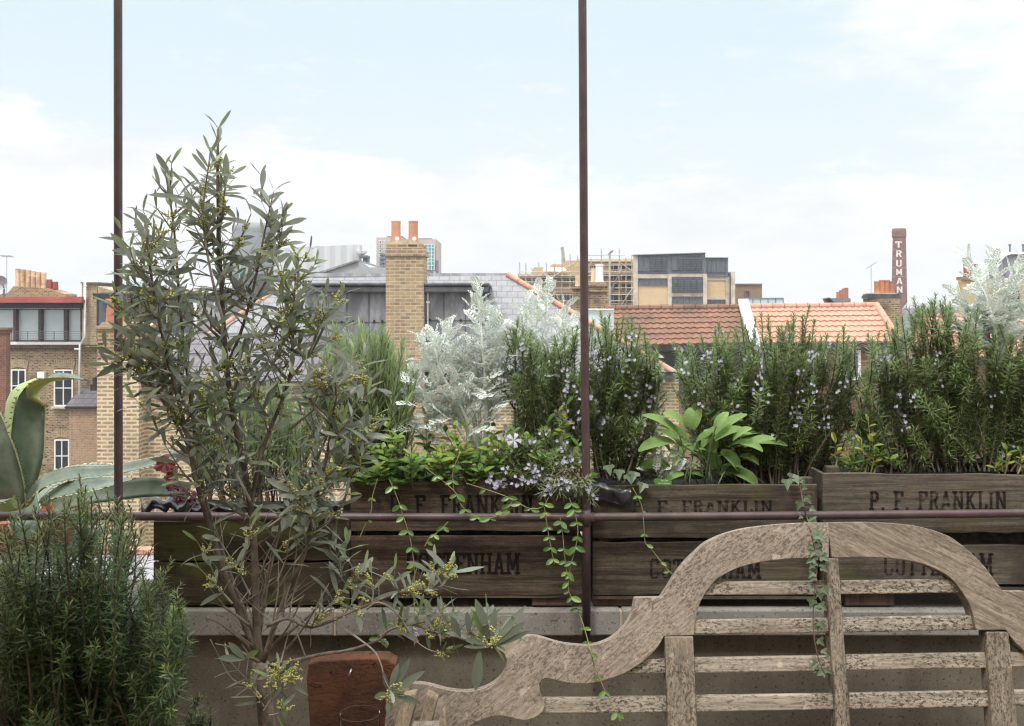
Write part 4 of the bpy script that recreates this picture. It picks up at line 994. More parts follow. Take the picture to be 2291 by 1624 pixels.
def curve(pts, n):
    """smooth resample of a polyline (Catmull-Rom)"""
    pts = [V(p) for p in pts]; q = [pts[0]*2-pts[1]]+pts+[pts[-1]*2-pts[-2]]; out = []
    k = len(pts)-1
    for i in range(n+1):
        t = min(k-1e-6, k*i/n); j = int(t); u = t-j; a,b,c,d = q[j:j+4]
        out.append(.5*((2*b)+(c-a)*u+(2*a-5*b+4*c-d)*u*u+(3*b-a-3*c+d)*u*u*u))
    return out
def interp(prof, x):
    if x <= prof[0][0]: return prof[0][1]
    for (x0,y0),(x1,y1) in zip(prof, prof[1:]):
        if x <= x1: return y0+(y1-y0)*(x-x0)/(x1-x0)
    return prof[-1][1]
# ---------------------------------------------------------------- rosemary
def floret(mb, p, r, s=.0056):
    """two-lipped flower: five small petals round a throat"""
    ax = V((r.uniform(-.7,.7),-1,r.uniform(-.1,.5))).normalized(); a = ax.orthogonal().normalized(); b = ax.cross(a); ph = r.uniform(0,6.28)
    for k in range(5):
        an = ph+k*1.257; dv = (a*math.cos(an)+b*math.sin(an)+ax*.35).normalized(); sd = dv.cross(ax).normalized()
        L = s*r.uniform(.75,1.25); w_ = s*.36
        mb.add([p, p+dv*L*.55-sd*w_, p+dv*L+ax*(-.1*L), p+dv*L*.55+sd*w_], [(0,1,2,3)])
def rosemary(name, label, tips, nfill, prof, basey, Y, mats, seed, group='rosemary bushes', bx_=None, leafL=.032, leafW=.0027, flowers=0, dY=.09, start=.06, low=(30,210), spacing=.0039, lean=0.0, loc=None, young=.2):
    r = random.Random(seed); x0,x1 = prof[0][0],prof[-1][0]
    st, nd, ny, fl = MB(), MB(), MB(), MB()
    all_ = [(x,y,0) for x,y in tips]
    for _ in range(nfill):
        x = r.uniform(x0,x1); all_.append((x, interp(prof,x)+r.uniform(*low)*(r.random()**.6), 1))
    for x,y,fill in all_:
        yd = Y+r.uniform(-dY,dY)
        tip = P(x,y,yd)
        xb = bx_[0]+(bx_[1]-bx_[0])*min(1,max(0,((x-x0)/(x1-x0)+r.uniform(-.18,.18))))
        base = P(xb,basey,Y+r.uniform(-.05,.05))
        h = tip.z-base.z
        mid1 = base+(tip-base)*.35+V((r.uniform(-.035,.035),r.uniform(-.03,.03),-abs(tip.x-base.x)*.15)); mid2 = base+(tip-base)*.72+V(((tip.x-base.x)*.1+r.uniform(-.022,.022),r.uniform(-.02,.02),0))
        pts = curve([base,mid1,mid2,tip], 14)
        L = sum((b-a).length for a,b in zip(pts,pts[1:]))
        st.tube(pts, [.0034-.0026*i/14 for i in range(15)], 5, cap=False)
        def clothe(pts, N, L, start, scale=1.0):
            n = int(L*(1-start)/spacing); ph = r.uniform(0,6.28)
            for i in range(n):
                t = start+(1-start)*i/max(1,n); f_ = t*N; j = min(N-1,int(f_)); p = pts[j]+(pts[j+1]-pts[j])*(f_-j)
                ax = (pts[j+1]-pts[j]).normalized(); a = ax.orthogonal().normalized(); b = ax.cross(a)
                top = max(0,(t-.84)/.16)
                ll = leafL*scale*r.uniform(.7,1.15)*(1-.55*top)*(.75+.25*min(1,(t-start)*5))
                for q in range(3):
                    if r.random() < .06: continue
                    an = ph+i*1.45+q*2.09+r.uniform(-.35,.35)
                    out = a*math.cos(an)+b*math.sin(an)
                    elev = .5+1.1*top+r.uniform(-.5,.4)
                    dv = (out+ax*elev).normalized()
                    needle(ny if (t > 1-young and r.random() < .75) else nd, p, dv, (ax-dv*ax.dot(dv)), ll, leafW*r.uniform(.8,1.2), r.uniform(-.1,.5))
        clothe(pts, 14, L, start+(r.uniform(0,.18) if fill else 0))
        for _ in range(r.randint(1,3) if L > .1 else 0):
            t = r.uniform(.25,.86); f_ = t*14; j = min(13,int(f_)); p = pts[j]; ax = (pts[j+1]-pts[j]).normalized(); a = ax.orthogonal().normalized(); b = ax.cross(a); an = r.uniform(0,6.28)
            l_ = L*r.uniform(.12,.30)*(1 if t < .55 else .55); d_ = ((a*math.cos(an)+b*math.sin(an)).normalized()*r.uniform(.5,1.0)+ax*.7+V((0,0,.2))).normalized()
            sp_ = curve([p, p+d_*l_*.5, p+d_*l_+V((0,0,l_*.22))], 6); st.tube(sp_, .0011, 4, cap=False); clothe(sp_, 6, l_, .06, .9)
        if flowers and r.random() < flowers*.8:
            for _ in range(r.randint(1,3)):
                t0 = r.uniform(.4,.93)
                for _ in range(r.randint(2,6)):
                    t = min(.97,max(.1,t0+r.gauss(0,.022))); f_ = t*14; j = min(13,int(f_)); p = pts[j]+(pts[j+1]-pts[j])*(f_-j)
                    o_ = rvec(r,.015); o_.y = -abs(o_.y)-.012; floret(fl, p+o_, r)
    xm = P((x0+x1)/2, basey, Y) if loc is None else loc
    t = thing(name, label, 'shrub', xm, group)
    st.build('stems', M['rosewood'], t, smooth=True); nd.build('leaves', M[mats[0]], t)
    if ny.v: ny.build('young_leaves', M[mats[1]], t)
    if fl.v: fl.build('flowers', M['lilac'], t)
    return t
RO = ('rosemary','rosemary_young')
rosemary('rosemary_bush', 'flowering rosemary just left of the middle pole, in the COTTENHAM crate', [(1158,716),(1170,730),(1148,735),(1205,765),(1240,750),(1263,752),(1293,730),(1302,745),(1222,790),(1185,745)],50,
   [(1132,760),(1160,722),(1195,765),(1240,752),(1290,735),(1312,760)],1085,2.85,RO,21,bx_=(1180,1290),flowers=.85,low=(20,230))
rosemary('rosemary_bush', 'flowering rosemary just right of the middle pole, spilling over black liner', [(1343,695),(1352,712),(1363,705),(1395,705),(1402,712),(1414,710),(1433,730),(1442,742),(1468,767),(1380,720),(1328,715)],58,
   [(1318,720),(1343,700),(1395,706),(1433,730),(1462,765),(1475,800)],1092,2.84,RO,22,bx_=(1335,1420),flowers=.7,low=(20,250))
rosemary('rosemary_bush', 'broad lilac flowered rosemary behind the sage plant', [(1505,765),(1520,775),(1540,765),(1568,752),(1608,720),(1600,735),(1658,712),(1645,730),(1690,712),(1703,700),(1718,707),(1776,700),(1763,718),(1811,685),(1822,715),(1851,747),(1888,730),(1900,752),(1741,730)],118,
   [(1500,790),(1540,768),(1608,725),(1658,715),(1718,710),(1811,692),(1850,745),(1890,738),(1912,765)],1082,2.88,RO,23,bx_=(1620,1820),flowers=.5,low=(20,270),dY=.1)
rosemary('rosemary_bush', 'tallest dense rosemary filling the right edge crate', [(1913,757),(1941,747),(1983,720),(1966,745),(2005,712),(2018,706),(2043,667),(2055,685),(2093,657),(2080,672),(2113,665),(2130,690),(2163,695),(2188,687),(2205,705),(2248,715),(2235,725),(2270,735),(2291,747),(2320,735)],146,
   [(1880,800),(1941,752),(1983,732),(2022,712),(2043,672),(2110,662),(2188,690),(2248,715),(2340,745)],1055,2.86,('rosemary','rosemary_young'),24,bx_=(1940,2300),flowers=.3,low=(15,300),dY=.11,young=.12)
rosemary('trailing_rosemary', 'low trailing rosemary with lilac flowers hanging over the lettered crate front', [(1100,990),(1130,960),(1180,985),(1215,958),(1262,970),(1240,1010),(1170,1040),(1150,1000),(1290,1010),(1085,1060),(1120,1075),(1200,1060),(1310,1060)],26,
   [(1085,1020),(1130,975),(1215,965),(1262,975),(1310,1010)],1085,2.72,RO,25,group='rosemary bushes',bx_=(1150,1290),flowers=.8,low=(10,110),dY=.05,start=.1)
m1 = [(1310,1130),(1318,1100),(1296,1118),(1260,1105),(1235,1095),(1210,1105),(1282,1090)]
rosemary('trailing_rosemary', 'short rosemary sprigs drooping in front of the middle pole base', m1,6,[(1200,1100),(1320,1105)],1050,2.655,RO,26,bx_=(1220,1300),flowers=.7,low=(-15,25),dY=.02,start=.25)
# big dark rosemary in the pot, bottom left
rosemary('rosemary_bush', 'large dark green rosemary without flowers in the bottom left corner', [(178,1063),(192,1085),(40,1120),(75,1130),(110,1105),(143,1115),(205,1110),(240,1100),(262,1112),(290,1130),(300,1150),(275,1125),(320,1180),(20,1150),(385,1248),(365,1280),(350,1275),(415,1375),(400,1350),(8,1180),(160,1110),(120,1140),(222,1130)],165,
   [(-40,1190),(40,1130),(110,1115),(180,1085),(240,1110),(300,1145),(330,1230),(390,1270),(425,1390)],1720,1.78,('rosemary_dk','rosemary'),27,bx_=(60,300),leafL=.026,leafW=.0022,dY=.18,start=.05,low=(20,560),spacing=.0054,young=.10)
rosemary('rosemary_sprig', 'single small rosemary sprig against the wall at the bottom edge', [(447,1560),(470,1585),(433,1590)],3,[(430,1590),(475,1600)],1720,1.9,('rosemary_dk','rosemary'),28,group=None,bx_=(445,460),leafL=.024,dY=.03,start=.1,low=(5,60))
for lab,x,Yp,rr_ in (('terracotta pot holding the large dark rosemary',170,1.80,.2),('terracotta pot holding the olive tree',600,1.95,.17)):
    pc = P(x,1624,Yp); pc.z = 0
    m = MB(); m.lathe(pc, [(.01,.0),(rr_*.72,0),(rr_*.95,.40),(rr_*1.06,.405),(rr_*1.06,.46),(rr_*.94,.46),(rr_*.9,.42),(.01,.42)], 32)
    tag(m.build('plant_pot', M['terra'], loc=pc), lab, 'plant pot')
# ---------------------------------------------------------------- lavender
def lavender(label, tips, nfill, prof, basey, Y, seed, bx_, low, dens=1.0):
    r = random.Random(seed); st, lv, dr = MB(), MB(), MB(); x0,x1 = prof[0][0],prof[-1][0]
    al = list(tips)
    for _ in range(nfill):
        x = r.uniform(x0,x1); al.append((x, interp(prof,x)+r.uniform(*low)*r.random()**.5))
    for x,y in al:
        yd = Y+r.uniform(-.1,.1); tip = P(x,y,yd); xb = bx_[0]+(bx_[1]-bx_[0])*min(1,max(0,(x-x0)/(x1-x0)+r.uniform(-.15,.15)))
        base = P(xb,basey,Y+r.uniform(-.05,.05))
        pts = curve([base, base+(tip-base)*.45+V((r.uniform(-.02,.02),0,-.01)), tip-V((0,0,.02))], 10)
        st.tube(pts, [.0028-.0018*i/10 for i in range(11)], 5, cap=False)
        L = sum((b-a).length for a,b in zip(pts,pts[1:])); n = int(L*.85/.011*dens)
        for i in range(n):
            t = .15+.85*i/max(1,n-1); f_ = t*10; j = min(9,int(f_)); p = pts[j]+(pts[j+1]-pts[j])*(f_-j); ax = (pts[j+1]-pts[j]).normalized(); a = ax.orthogonal().normalized(); b = ax.cross(a)
            for q in range(2):
                an = i*1.57+q*3.14+r.uniform(-.4,.4); out = a*math.cos(an)+b*math.sin(an)
                dv = (out*(.42 if t > .75 else .75)+ax+V((0,0,.25))).normalized()
                g = t < .42+r.uniform(-.12,.12)
                leaf(dr if g else lv, p, dv, (ax-dv*ax.dot(dv))*-1 if False else (ax-dv*ax.dot(dv)), (.030 if g else .046)*r.uniform(.7,1.15), (.0034 if g else .0064)*r.uniform(.8,1.2), r.uniform(-.1,.25) if not g else r.uniform(.2,.9), .25, 3, lance)
    t = thing('lavender', label, 'plant', P((x0+x1)/2,basey,Y), 'lavender plants')
    st.build('stems', M['rosewood'], t); lv.build('leaves', M['lav'], t); dr.build('dry_leaves', M['lav_dry'], t)
lavender('upright grey green lavender between the olive and the silver ragwort', [(750,727),(768,745),(805,725),(820,732),(855,735),(900,760),(838,748),(788,752),(872,762),(912,790),(735,770)],95,[(725,790),(750,738),(810,728),(860,738),(905,765),(925,830)],1075,2.86,31,(760,890),(15,170))
lavender('bright green lavender seen through the olive branches', [(455,870),(480,845),(520,850),(560,850),(600,850),(640,860),(690,850)],70,[(440,900),(480,850),(560,855),(650,860),(715,860)],1130,2.90,32,(470,690),(15,150))
# ---------------------------------------------------------------- silver ragwort
def lobed(mb, p, d, n, L, W, r, lobes=5, curl=.3):
    """deeply cut leaf: midrib with forked side lobes"""
    d = d.normalized(); s_ = d.cross(n)
    if s_.length < 1e-5: s_ = d.orthogonal()
    s_.normalize(); n = s_.cross(d); an = -curl/(lobes+1); ca,sa = math.cos(an),math.sin(an)
    pts = [(V(p),d.copy(),n.copy())]; q = V(p)
    for i in range(lobes+1):
        q = q+d*(L/(lobes+1)); d,n = d*ca+n*sa, n*ca-d*sa; pts.append((q.copy(),d.copy(),n.copy()))
    rib = L*.045
    vs = []; 
    for i,(q,dd,nn) in enumerate(pts):
        w_ = rib*(1-.3*i/len(pts)); vs += [q-s_*w_, q+s_*w_]
    mb.add(vs, [(2*i,2*i+1,2*i+3,2*i+2) for i in range(len(pts)-1)])
    for i in range(1,len(pts)):
        q,dd,nn = pts[i]; t = i/len(pts); wl = W*.5*math.sin(math.pi*(t*.75+.2))*r.uniform(.85,1.15)
        for sg in (-1,1):
            o_ = (s_*sg*.85+dd*.55+nn*r.uniform(.05,.35)).normalized(); b_ = dd*.5-s_*sg*.2
            h = L*.05
            c1 = q+o_*wl*.55
            mb.add([q-dd*h, q+dd*h, c1+dd*h*1.1, c1-dd*h*.9], [(0,1,2,3)])
            for k,ang in enumerate((-.55,.15,.8)):
                tt = (o_*math.cos(ang)+dd*math.sin(ang)).normalized(); e = c1+tt*wl*(.42 if k != 1 else .5); sd = tt.cross(nn).normalized()*h*.75
                mb.add([c1-sd, c1+sd, e+sd*.8, e+tt*h*.5, e-sd*.8], [(0,1,2,3,4)])
    q,dd,nn = pts[-1]; sd = s_*L*.06
    mb.add([q-sd,q+sd,q+sd*.8+dd*L*.09,q+dd*L*.13,q-sd*.8+dd*L*.09],[(0,1,2,3,4)])
def ragwort(label, shoots, basal, seed, Y, base, size=1.0, name='silver_ragwort'):
    r = random.Random(seed); st, lv = MB(), MB()
    for tip, via, nl in shoots:
        yd = Y+r.uniform(-.05,.05)
        pts = curve([P(*base,Y)]+[P(a,b,yd) for a,b in via]+[P(*tip,yd)], 16)
        st.tube(pts, [(.0058-.0034*i/16)*size for i in range(17)], 7)
        nl = int(nl*1.15)
        for i in range(nl):
            t = .28+.72*(i/(nl-1))**.8; f_ = t*16; j = min(15,int(f_)); p = pts[j]+(pts[j+1]-pts[j])*(f_-j); ax = (pts[j+1]-pts[j]).normalized()
            an = i*2.4+r.uniform(-.4,.4); a = ax.orthogonal().normalized(); b = ax.cross(a); out = a*math.cos(an)+b*math.sin(an)
            up = 1.0 if t > .8 else .65
            dv = (out*(.55 if t > .85 else .8)+ax*up).normalized()
            L = (.085 if t < .55 else .066 if t < .85 else .044)*r.uniform(.75,1.15)*size
            lobed(lv, p, dv, (ax-dv*ax.dot(dv)), L, L*.7, r, 5, r.uniform(-.2,.7))
    for _ in range(basal[0]):
        x = r.uniform(basal[1],basal[2]); y = r.uniform(basal[3],basal[4]); p = P(x,y,Y+r.uniform(-.10,.06))
        cx_ = (basal[1]+basal[2])/2
        dv = V(((x-cx_)/(basal[2]-cx_)*.8+r.uniform(-.5,.5), r.uniform(-.9,.25), r.uniform(.05,.9))).normalized()
        lobed(lv, p, dv, V((0,-.4,1)), .075*r.uniform(.7,1.2)*size, .042*size, r, 5, r.uniform(.1,.9))
    t = thing(name, label, 'plant', P(*base,Y), 'silver ragwort plants')
    st.build('stems', M['silverstem'], t, smooth=True); lv.build('leaves', M['silver'], t)
ragwort('silver ragwort with one tall spire right of the lavender', [((1068,642),[(1088,900),(1078,760)],30),((1000,733),[(1050,900),(1010,800)],20),((945,762),[(1030,930),(965,840)],20),((1108,706),[(1095,880),(1105,770)],20),((968,755),[(1040,930),(985,830)],18),((1050,780),[(1070,900),(1055,840)],18),((1120,770),[(1100,900),(1118,830)],14),((1030,820),[(1060,920),(1040,870)],14),((928,830),[(1020,950),(950,890)],12)],
   (64,930,1125,850,985),41,2.88,(1080,1060))
ragwort('silver ragwort with bare white stems directly left of the middle pole', [((1230,637),[(1200,850),(1215,740)],16),((1182,668),[(1200,850),(1188,760)],16),((1266,690),[(1205,860),(1240,770)],14),((1284,722),[(1210,870),(1250,790)],12),((1205,650),[(1200,840),(1200,740)],12),((1165,690),[(1195,860),(1172,770)],10)],
   (16,1165,1280,790,880),42,2.96,(1205,1060))
ragwort('silver ragwort rising over the tall right rosemary', [((2165,582),[(2230,800),(2215,690)],18),((2225,572),[(2228,800),(2226,680)],20),((2284,590),[(2235,800),(2250,680)],18),((2140,655),[(2225,810),(2190,720)],16),((2292,690),[(2235,820),(2265,740)],16),((2190,625),[(2228,800),(2210,700)],14),((2265,640),[(2230,800),(2240,700)],14)],
   (10,2150,2290,700,770),43,2.92,(2228,1050),1.1)
ragwort('small low silver ragwort in the soil left of the sage', [((1462,1020),[(1470,1060)],8),((1480,985),[(1478,1050)],9),((1500,1025),[(1488,1060)],8)],(16,1448,1520,1030,1062),44,2.86,(1480,1090),.6)
# ---------------------------------------------------------------- sage
r = random.Random(51); st, lv = MB(), MB(); Y = 2.80
sg = [((1520,975),(1460,935),20),((1530,950),(1500,928),22),((1545,945),(1588,918),26),((1550,960),(1560,912),24),((1575,955),(1602,917),24),((1540,985),(1500,957),20),((1590,985),(1652,935),20),((1600,985),(1650,963),20),((1510,990),(1450,1010),26),((1525,1000),(1495,968),20),((1600,1000),(1580,945),22),((1570,1000),(1610,958),20),((1555,1005),(1597,1045),34),((1612,1010),(1645,1050),30),((1620,1000),(1670,985),26),((1625,985),(1702,972),22),((1640,1000),(1740,1002),22),((1650,990),(1695,1010),20),((1636,1055),(1682,1085),28),((1500,1045),(1445,1050),26),((1600,960),(1620,930),18),((1530,1000),(1560,1010),18),((1590,1020),(1600,985),18),((1655,1020),(1690,1040),20),((1540,960),(1545,930),22),((1560,985),(1620,968),20),((1575,1015),(1585,975),18),((1640,985),(1665,962),18),((1500,1010),(1475,985),18),((1530,1060),(1500,1075),18),((1610,1060),(1640,1060),18),((1665,1000),(1720,985),18)]
for i,((ax_,ay),(bx__,by),wv) in enumerate(sg):
    yd = Y+r.uniform(-.07,.05); a = P(ax_,ay,yd); b = P(bx__,by,yd-r.uniform(0,.04))
    d_ = b-a; L = d_.length*1.12
    leaf(lv, a, (d_+V((0,-L*.1,L*.42))).normalized(), V((0,-.55,.8)), L*1.16, S(wv,Y)*1.25, 1.15, .25, 8, oval_)
    root = P(1560+r.uniform(-35,60),1085,Y+r.uniform(-.04,.04))
    if i % 2 == 0: st.tube(curve([root, root+(a-root)*.55+V((0,0,.02)), a, a+d_*.25],8), [.0022,.002,.0019,.0018,.0017,.0016,.0015,.0014,.001], 6)
for _ in range(60):
    a = P(r.uniform(1510,1680),r.uniform(975,1075),Y+r.uniform(-.02,.1)); L = r.uniform(.035,.065)
    leaf(lv, a, V((r.uniform(-1,1),r.uniform(-.6,.3),r.uniform(.0,.9))).normalized(), V((0,-.4,1)), L, L*.32, r.uniform(.2,.9), .2, 5, oval_)
t = thing('sage_plant', 'broad leaved pale green sage in the greenish crate', 'plant', P(1580,1085,Y))
st.build('stems', M['sagestem'], t, smooth=True); lv.build('leaves', M['sage'], t)
t = thing('plant_label', 'small green plastic plant label reading SALVIA OFFICINALIS beside the sage', 'plant label', P(1484,1092,2.745))
pl = [P(1465,1100,2.745),P(1503,1101,2.745),P(1503,1078,2.745),P(1501,1074,2.745),P(1495,1072,2.745),P(1466,1070.5,2.745),P(1463,1073,2.745),P(1463,1078,2.745),P(1466,1082,2.745)]
m = MB(); m.hull(pl,(0,.0015,0)); tg = m.build('tag', M['tagplastic'], t)
m = MB(); letters(m,'SALVIA',P(1479,1076.8,2.745),P(1495,1077,2.745),.0041,.0006,.17,False); letters(m,'OFFICINALIS',P(1473,1083,2.745),P(1499,1083.3,2.745),.0041,.0006,.17,False); m.build('lettering', M['tagtext'], tg)
# ---------------------------------------------------------------- periwinkle
def star(mb, c, r, s, ax=V((0,-1,.2))):
    ax = ax.normalized(); a = ax.orthogonal().normalized(); b = ax.cross(a); ph = r.uniform(0,6)
    for k in range(5):
        an = ph+k*1.2566; dv = a*math.cos(an)+b*math.sin(an); sd = ax.cross(dv)
        mb.add([c, c+dv*s*.55-sd*s*.22+ax*s*.1, c+dv*s*.95-sd*s*.34, c+dv*s+sd*s*.24, c+dv*s*.5+sd*s*.2+ax*s*.1], [(0,1,2,3,4)])
r = random.Random(61); st, lv, yg, fl = MB(), MB(), MB(), MB()
for k in range(120):
    x = r.uniform(735,1120) if k < 92 else r.uniform(1105,1310); Yb = r.uniform(2.70,2.86)
    base = P(x,1092,Yb); top = P(x+r.uniform(-35,35), r.uniform(955,1050) if k%3 else r.uniform(1030,1085), Yb-r.uniform(-.02,.06))
    pts = curve([base, base+(top-base)*.5+rvec(r,.015), top],8); st.tube(pts, .0011, 4, cap=False)
    n = r.randint(4,7)
    for i in range(n):
        t = .25+.75*i/(n-1); f_=t*8; j=min(7,int(f_)); p=pts[j]+(pts[j+1]-pts[j])*(f_-j); ax=(pts[j+1]-pts[j]).normalized(); a = V((1,r.uniform(-.5,.5),0)) if i%2 else V((r.uniform(-.5,.5),-1,0))
        for sg_ in (-1,1):
            dv = (a*sg_+V((0,0,.5 if t < .9 else 1.2))+rvec(r,.25)).normalized(); L = r.uniform(.026,.044)*(1 if t < .9 else .75)
            leaf(yg if t > .68 and r.random() < .6 else lv, p, dv, V((0,-.45,1)), L, L*.48, r.uniform(.1,.7), .18, 5, oval_)
def strand(pts, Yf, n, L=.026, small=1.0, stem='v', lvm=None):
    q = curve([P(x,y,Yf(x,y,i) if callable(Yf) else Yf) for i,(x,y) in enumerate(pts)], 30)
    st.tube(q, .0013*small, 5, cap=False)
    for i in range(n):
        t = (i+.5)/n+r.uniform(-.02,.02); f_ = max(0,min(.999,t))*30; j=int(f_); p=q[j]+(q[j+1]-q[j])*(f_-j); ax=(q[j+1]-q[j]).normalized()
        for sg_ in (-1,1):
            if r.random() < .12: continue
            dv = (V((sg_,-.35,-.25))+rvec(r,.35)+ax*.3).normalized(); l_ = L*r.uniform(.55,1.05)
            leaf(yg if r.random() < .07 else lv, p, dv, V((0,-1,.5)), l_, l_*.52, r.uniform(-.1,.6), .15, 5, oval_)
Yv = 2.615
strand([(845,1070),(833,1112),(831,1140),(823,1160),(805,1202)],Yv+.03,2,.016)
strand([(871,1072),(888,1112),(898,1142),(908,1172),(918,1207),(925,1250),(928,1280),(926,1330),(930,1393)],Yv,8)
strand([(953,1047),(1015,1097),(1035,1134),(1070,1158),(1105,1157),(1133,1140),(1148,1118)],Yv,7,.028)
strand([(1023,1027),(1013,1057),(1015,1097)],Yv+.02,2)
strand([(1043,1081),(1103,1100),(1145,1116),(1183,1137),(1213,1134),(1228,1112)],Yv,4)
strand([(1003,1167),(980,1190),(962,1202),(950,1222)],Yv-.01,3)
strand([(1218,1134),(1225,1182),(1232,1222),(1240,1262)],Yv,5)
strand([(1253,1157),(1258,1187),(1263,1243),(1268,1280),(1272,1310)],Yv,6)
strand([(1273,1114),(1285,1144),(1293,1187),(1287,1228),(1276,1268),(1272,1318),(1284,1348)],Yv,9,.028)
BYf = lambda x,y: BP(x,y,-.012).y
strand([(1284,1348),(1300,1383),(1313,1425),(1318,1445),(1330,1488),(1348,1533),(1365,1568),(1388,1613)],lambda x,y,i: (Yv if y < 1390 else (2.5 if y < 1430 else BYf(x,y)-.02)),7,.022)
strand([(1415,1090),(1435,1130),(1440,1167),(1443,1212),(1452,1222),(1470,1245),(1488,1268),(1503,1283)],Yv,7,.018)
strand([(905,1360),(870,1398),(845,1425),(838,1430)],Yv,2,.02); strand([(980,1358),(992,1395),(985,1410)],Yv,2,.02)
t = thing('periwinkle', 'glossy green periwinkle trailing runners over the COTTENHAM crate', 'plant', P(1000,1090,2.78))
st.build('stems', M['vincastem'], t); lv.build('leaves', M['vinca'], t); yg.build('young_leaves', M['vinca_young'], t)
for (x,y,Yf,s,ax) in ((1150,985,2.68,.021,V((.3,-1,.5))),(924,1415,2.60,.019,V((-.1,-1,.2)))):
    m = MB(); star(m,P(x,y,Yf),r,s,ax); m.build('flower', M['lilac'] if y < 1200 else plain('violet petal',(.17,.13,.48),.6,.1,60), t)
# yellow-green variegated shrubs
def euon(label, spots, seed, Y, cnt=9, size=1.0):
    r = random.Random(seed); st, lv, gr = MB(), MB(), MB()
    for x,y,yb in spots:
        a = P(x+r.uniform(-8,8),yb,Y); b = P(x,y,Y+r.uniform(-.02,.02)); pts = curve([a,a+(b-a)*.5+rvec(r,.01),b],8); st.tube(pts,[.0024,.0023,.0022,.002,.0018,.0016,.0014,.0012,.001],5)
        for i in range(cnt):
            t = .35+.65*i/(cnt-1); f_=t*8; j=min(7,int(f_)); p=pts[j]+(pts[j+1]-pts[j])*(f_-j); an=i*2.4
            dv = V((math.cos(an),math.sin(an)*.7-.2,.5+.9*(t>.9))).normalized(); L=.034*size*r.uniform(.6,1.1)
            leaf(lv if r.random() < .55 else gr, p, dv, V((0,-.4,1)), L, L*.45, r.uniform(0,.7), .2, 5, obl)
    t = thing('variegated_shrub', label, 'plant', P(spots[0][0],spots[0][2],Y), 'variegated shrubs')
    st.build('stems', M['vincastem'], t); lv.build('leaves', M['yellowgreen'], t); gr.build('green_leaves', M['vinca'], t)
euon('yellow green shrub tip in front of the silver ragwort spire', [(1018,985,1090),(970,1030,1090),(1040,1000,1090),(990,1010,1090)], 71, 2.72, 11)
euon('yellow edged shrub seedlings at the left end of the right edge crate', [(1941,930,1062),(1868,985,1058),(1925,990,1062),(1895,1010,1060),(1962,1010,1062),(1985,1020,1060),(1910,1030,1062),(1950,985,1062)], 72, 2.74, 8, .85)
euon('yellow green seedlings in the far right corner of the right crate', [(2252,1005,1060),(2240,1030,1060),(2283,1010,1060)], 73, 2.74, 8, .85)
euon('green shrub tip in front of the flowering rosemary left of the pole', [(1268,905,1085),(1250,920,1085),(1225,945,1085)], 74, 2.76, 9, .95)
# ivy
def ivyleaf(mb, p, d, n, s, r):
    d = d.normalized(); sd = d.cross(n).normalized(); n = sd.cross(d)
    prof = ((0,0),(-.42,.05),(-.52,.32),(-.25,.38),(-.18,.62),(0,1.0),(.18,.62),(.25,.38),(.52,.32),(.42,.05))
    mb.add([p]+[p+sd*(x*s)+d*(y*s)+n*(abs(x)*.25*s) for x,y in prof[1:]], [(0,1,2,3),(0,3,4,5),(0,5,6,7),(0,7,8,9)])
r = random.Random(81); st, lv = MB(), MB()
ip = [(1766,1066),(1788,1082),(1798,1134),(1806,1160),(1812,1178),(1818,1209),(1826,1245),(1828,1268),(1823,1318),(1819,1380),(1822,1430),(1833,1480),(1848,1510)]
q = curve([P(x,y,2.66 if y < 1100 else 2.615 if y < 1162 else (2.5 if y < 1168 else BYf(x,y)-.012)) for x,y in ip], 48); st.tube(q, .0014, 5)
for i in range(1,48):
    for _ in range(1 if i % 2 else 2):
        if r.random() < .15: continue
        p = q[i]; sg_ = r.choice((-1,1)); o_ = V((sg_*r.uniform(.4,1),-.5,r.uniform(-.5,.4)))
        e = p+o_*r.uniform(.006,.018); st.tube([p,e], .0006, 4, cap=False); ivyleaf(lv, e, (o_+V((0,0,-.7))+rvec(r,.4)), V((0,-1,.4)), r.uniform(.012,.026), r)
for x,y,Yf in ((1760,1072,2.66),(1775,1060,2.68),(1385,1050,2.70),(1405,1060,2.69),(1420,1055,2.69),(1440,1080,2.69),(1360,1040,2.69)):
    ivyleaf(lv, P(x,y,Yf), V((r.uniform(-.5,.5),-.4,-.8)), V((0,-1,.5)), .032, r)
t = thing('ivy', 'thin ivy runner hanging from the crate corner down over the bench back', 'plant', P(1766,1066,2.66)); st.build('stem', M['ivystem'], t); lv.build('leaves', M['ivy'], t)
# heuchera
def palmate(mb, c, d, n, s, r, k=7):
    d = d.normalized(); sd = d.cross(n).normalized(); n = sd.cross(d); vs = [V(c)]; m_ = 36
    for i in range(m_+1):
        a = -2.6+5.2*i/m_; rad = s*(.72+.24*abs(math.cos(a*k/2.6))+.05*math.cos(a*k*3))*(1-.12*abs(a)/2.6)
        vs.append(V(c)+d*(math.cos(a)*rad)+sd*(math.sin(a)*rad)+n*(.12*s*math.cos(a*k)))
    mb.add(vs, [(0,i,i+1) for i in range(1,m_+1)])
r = random.Random(91); st, lr, lp = MB(), MB(), MB(); Y=2.76
for (x,y,s,dx,dz,rootx) in ((352,1042,.034,-.7,-.35,400),(372,1066,.03,-.75,-.35,402)):
    c = P(x+18,y-6,Y-.04); palmate(lr, c, V((dx,-.25,dz)), V((.1,-.8,.65)), s, r)
    st.tube(curve([P(rootx+5,1128,Y), P(rootx-3,1095,Y-.01), c],8), .0013, 5)
for _ in range(26):
    c = P(r.uniform(380,440),r.uniform(1085,1130),Y+r.uniform(-.05,.06)); palmate(lp, c, V((r.uniform(-1,1),-.6,r.uniform(-.6,.6))), V((0,-.6,.8)), r.uniform(.010,.02), r)
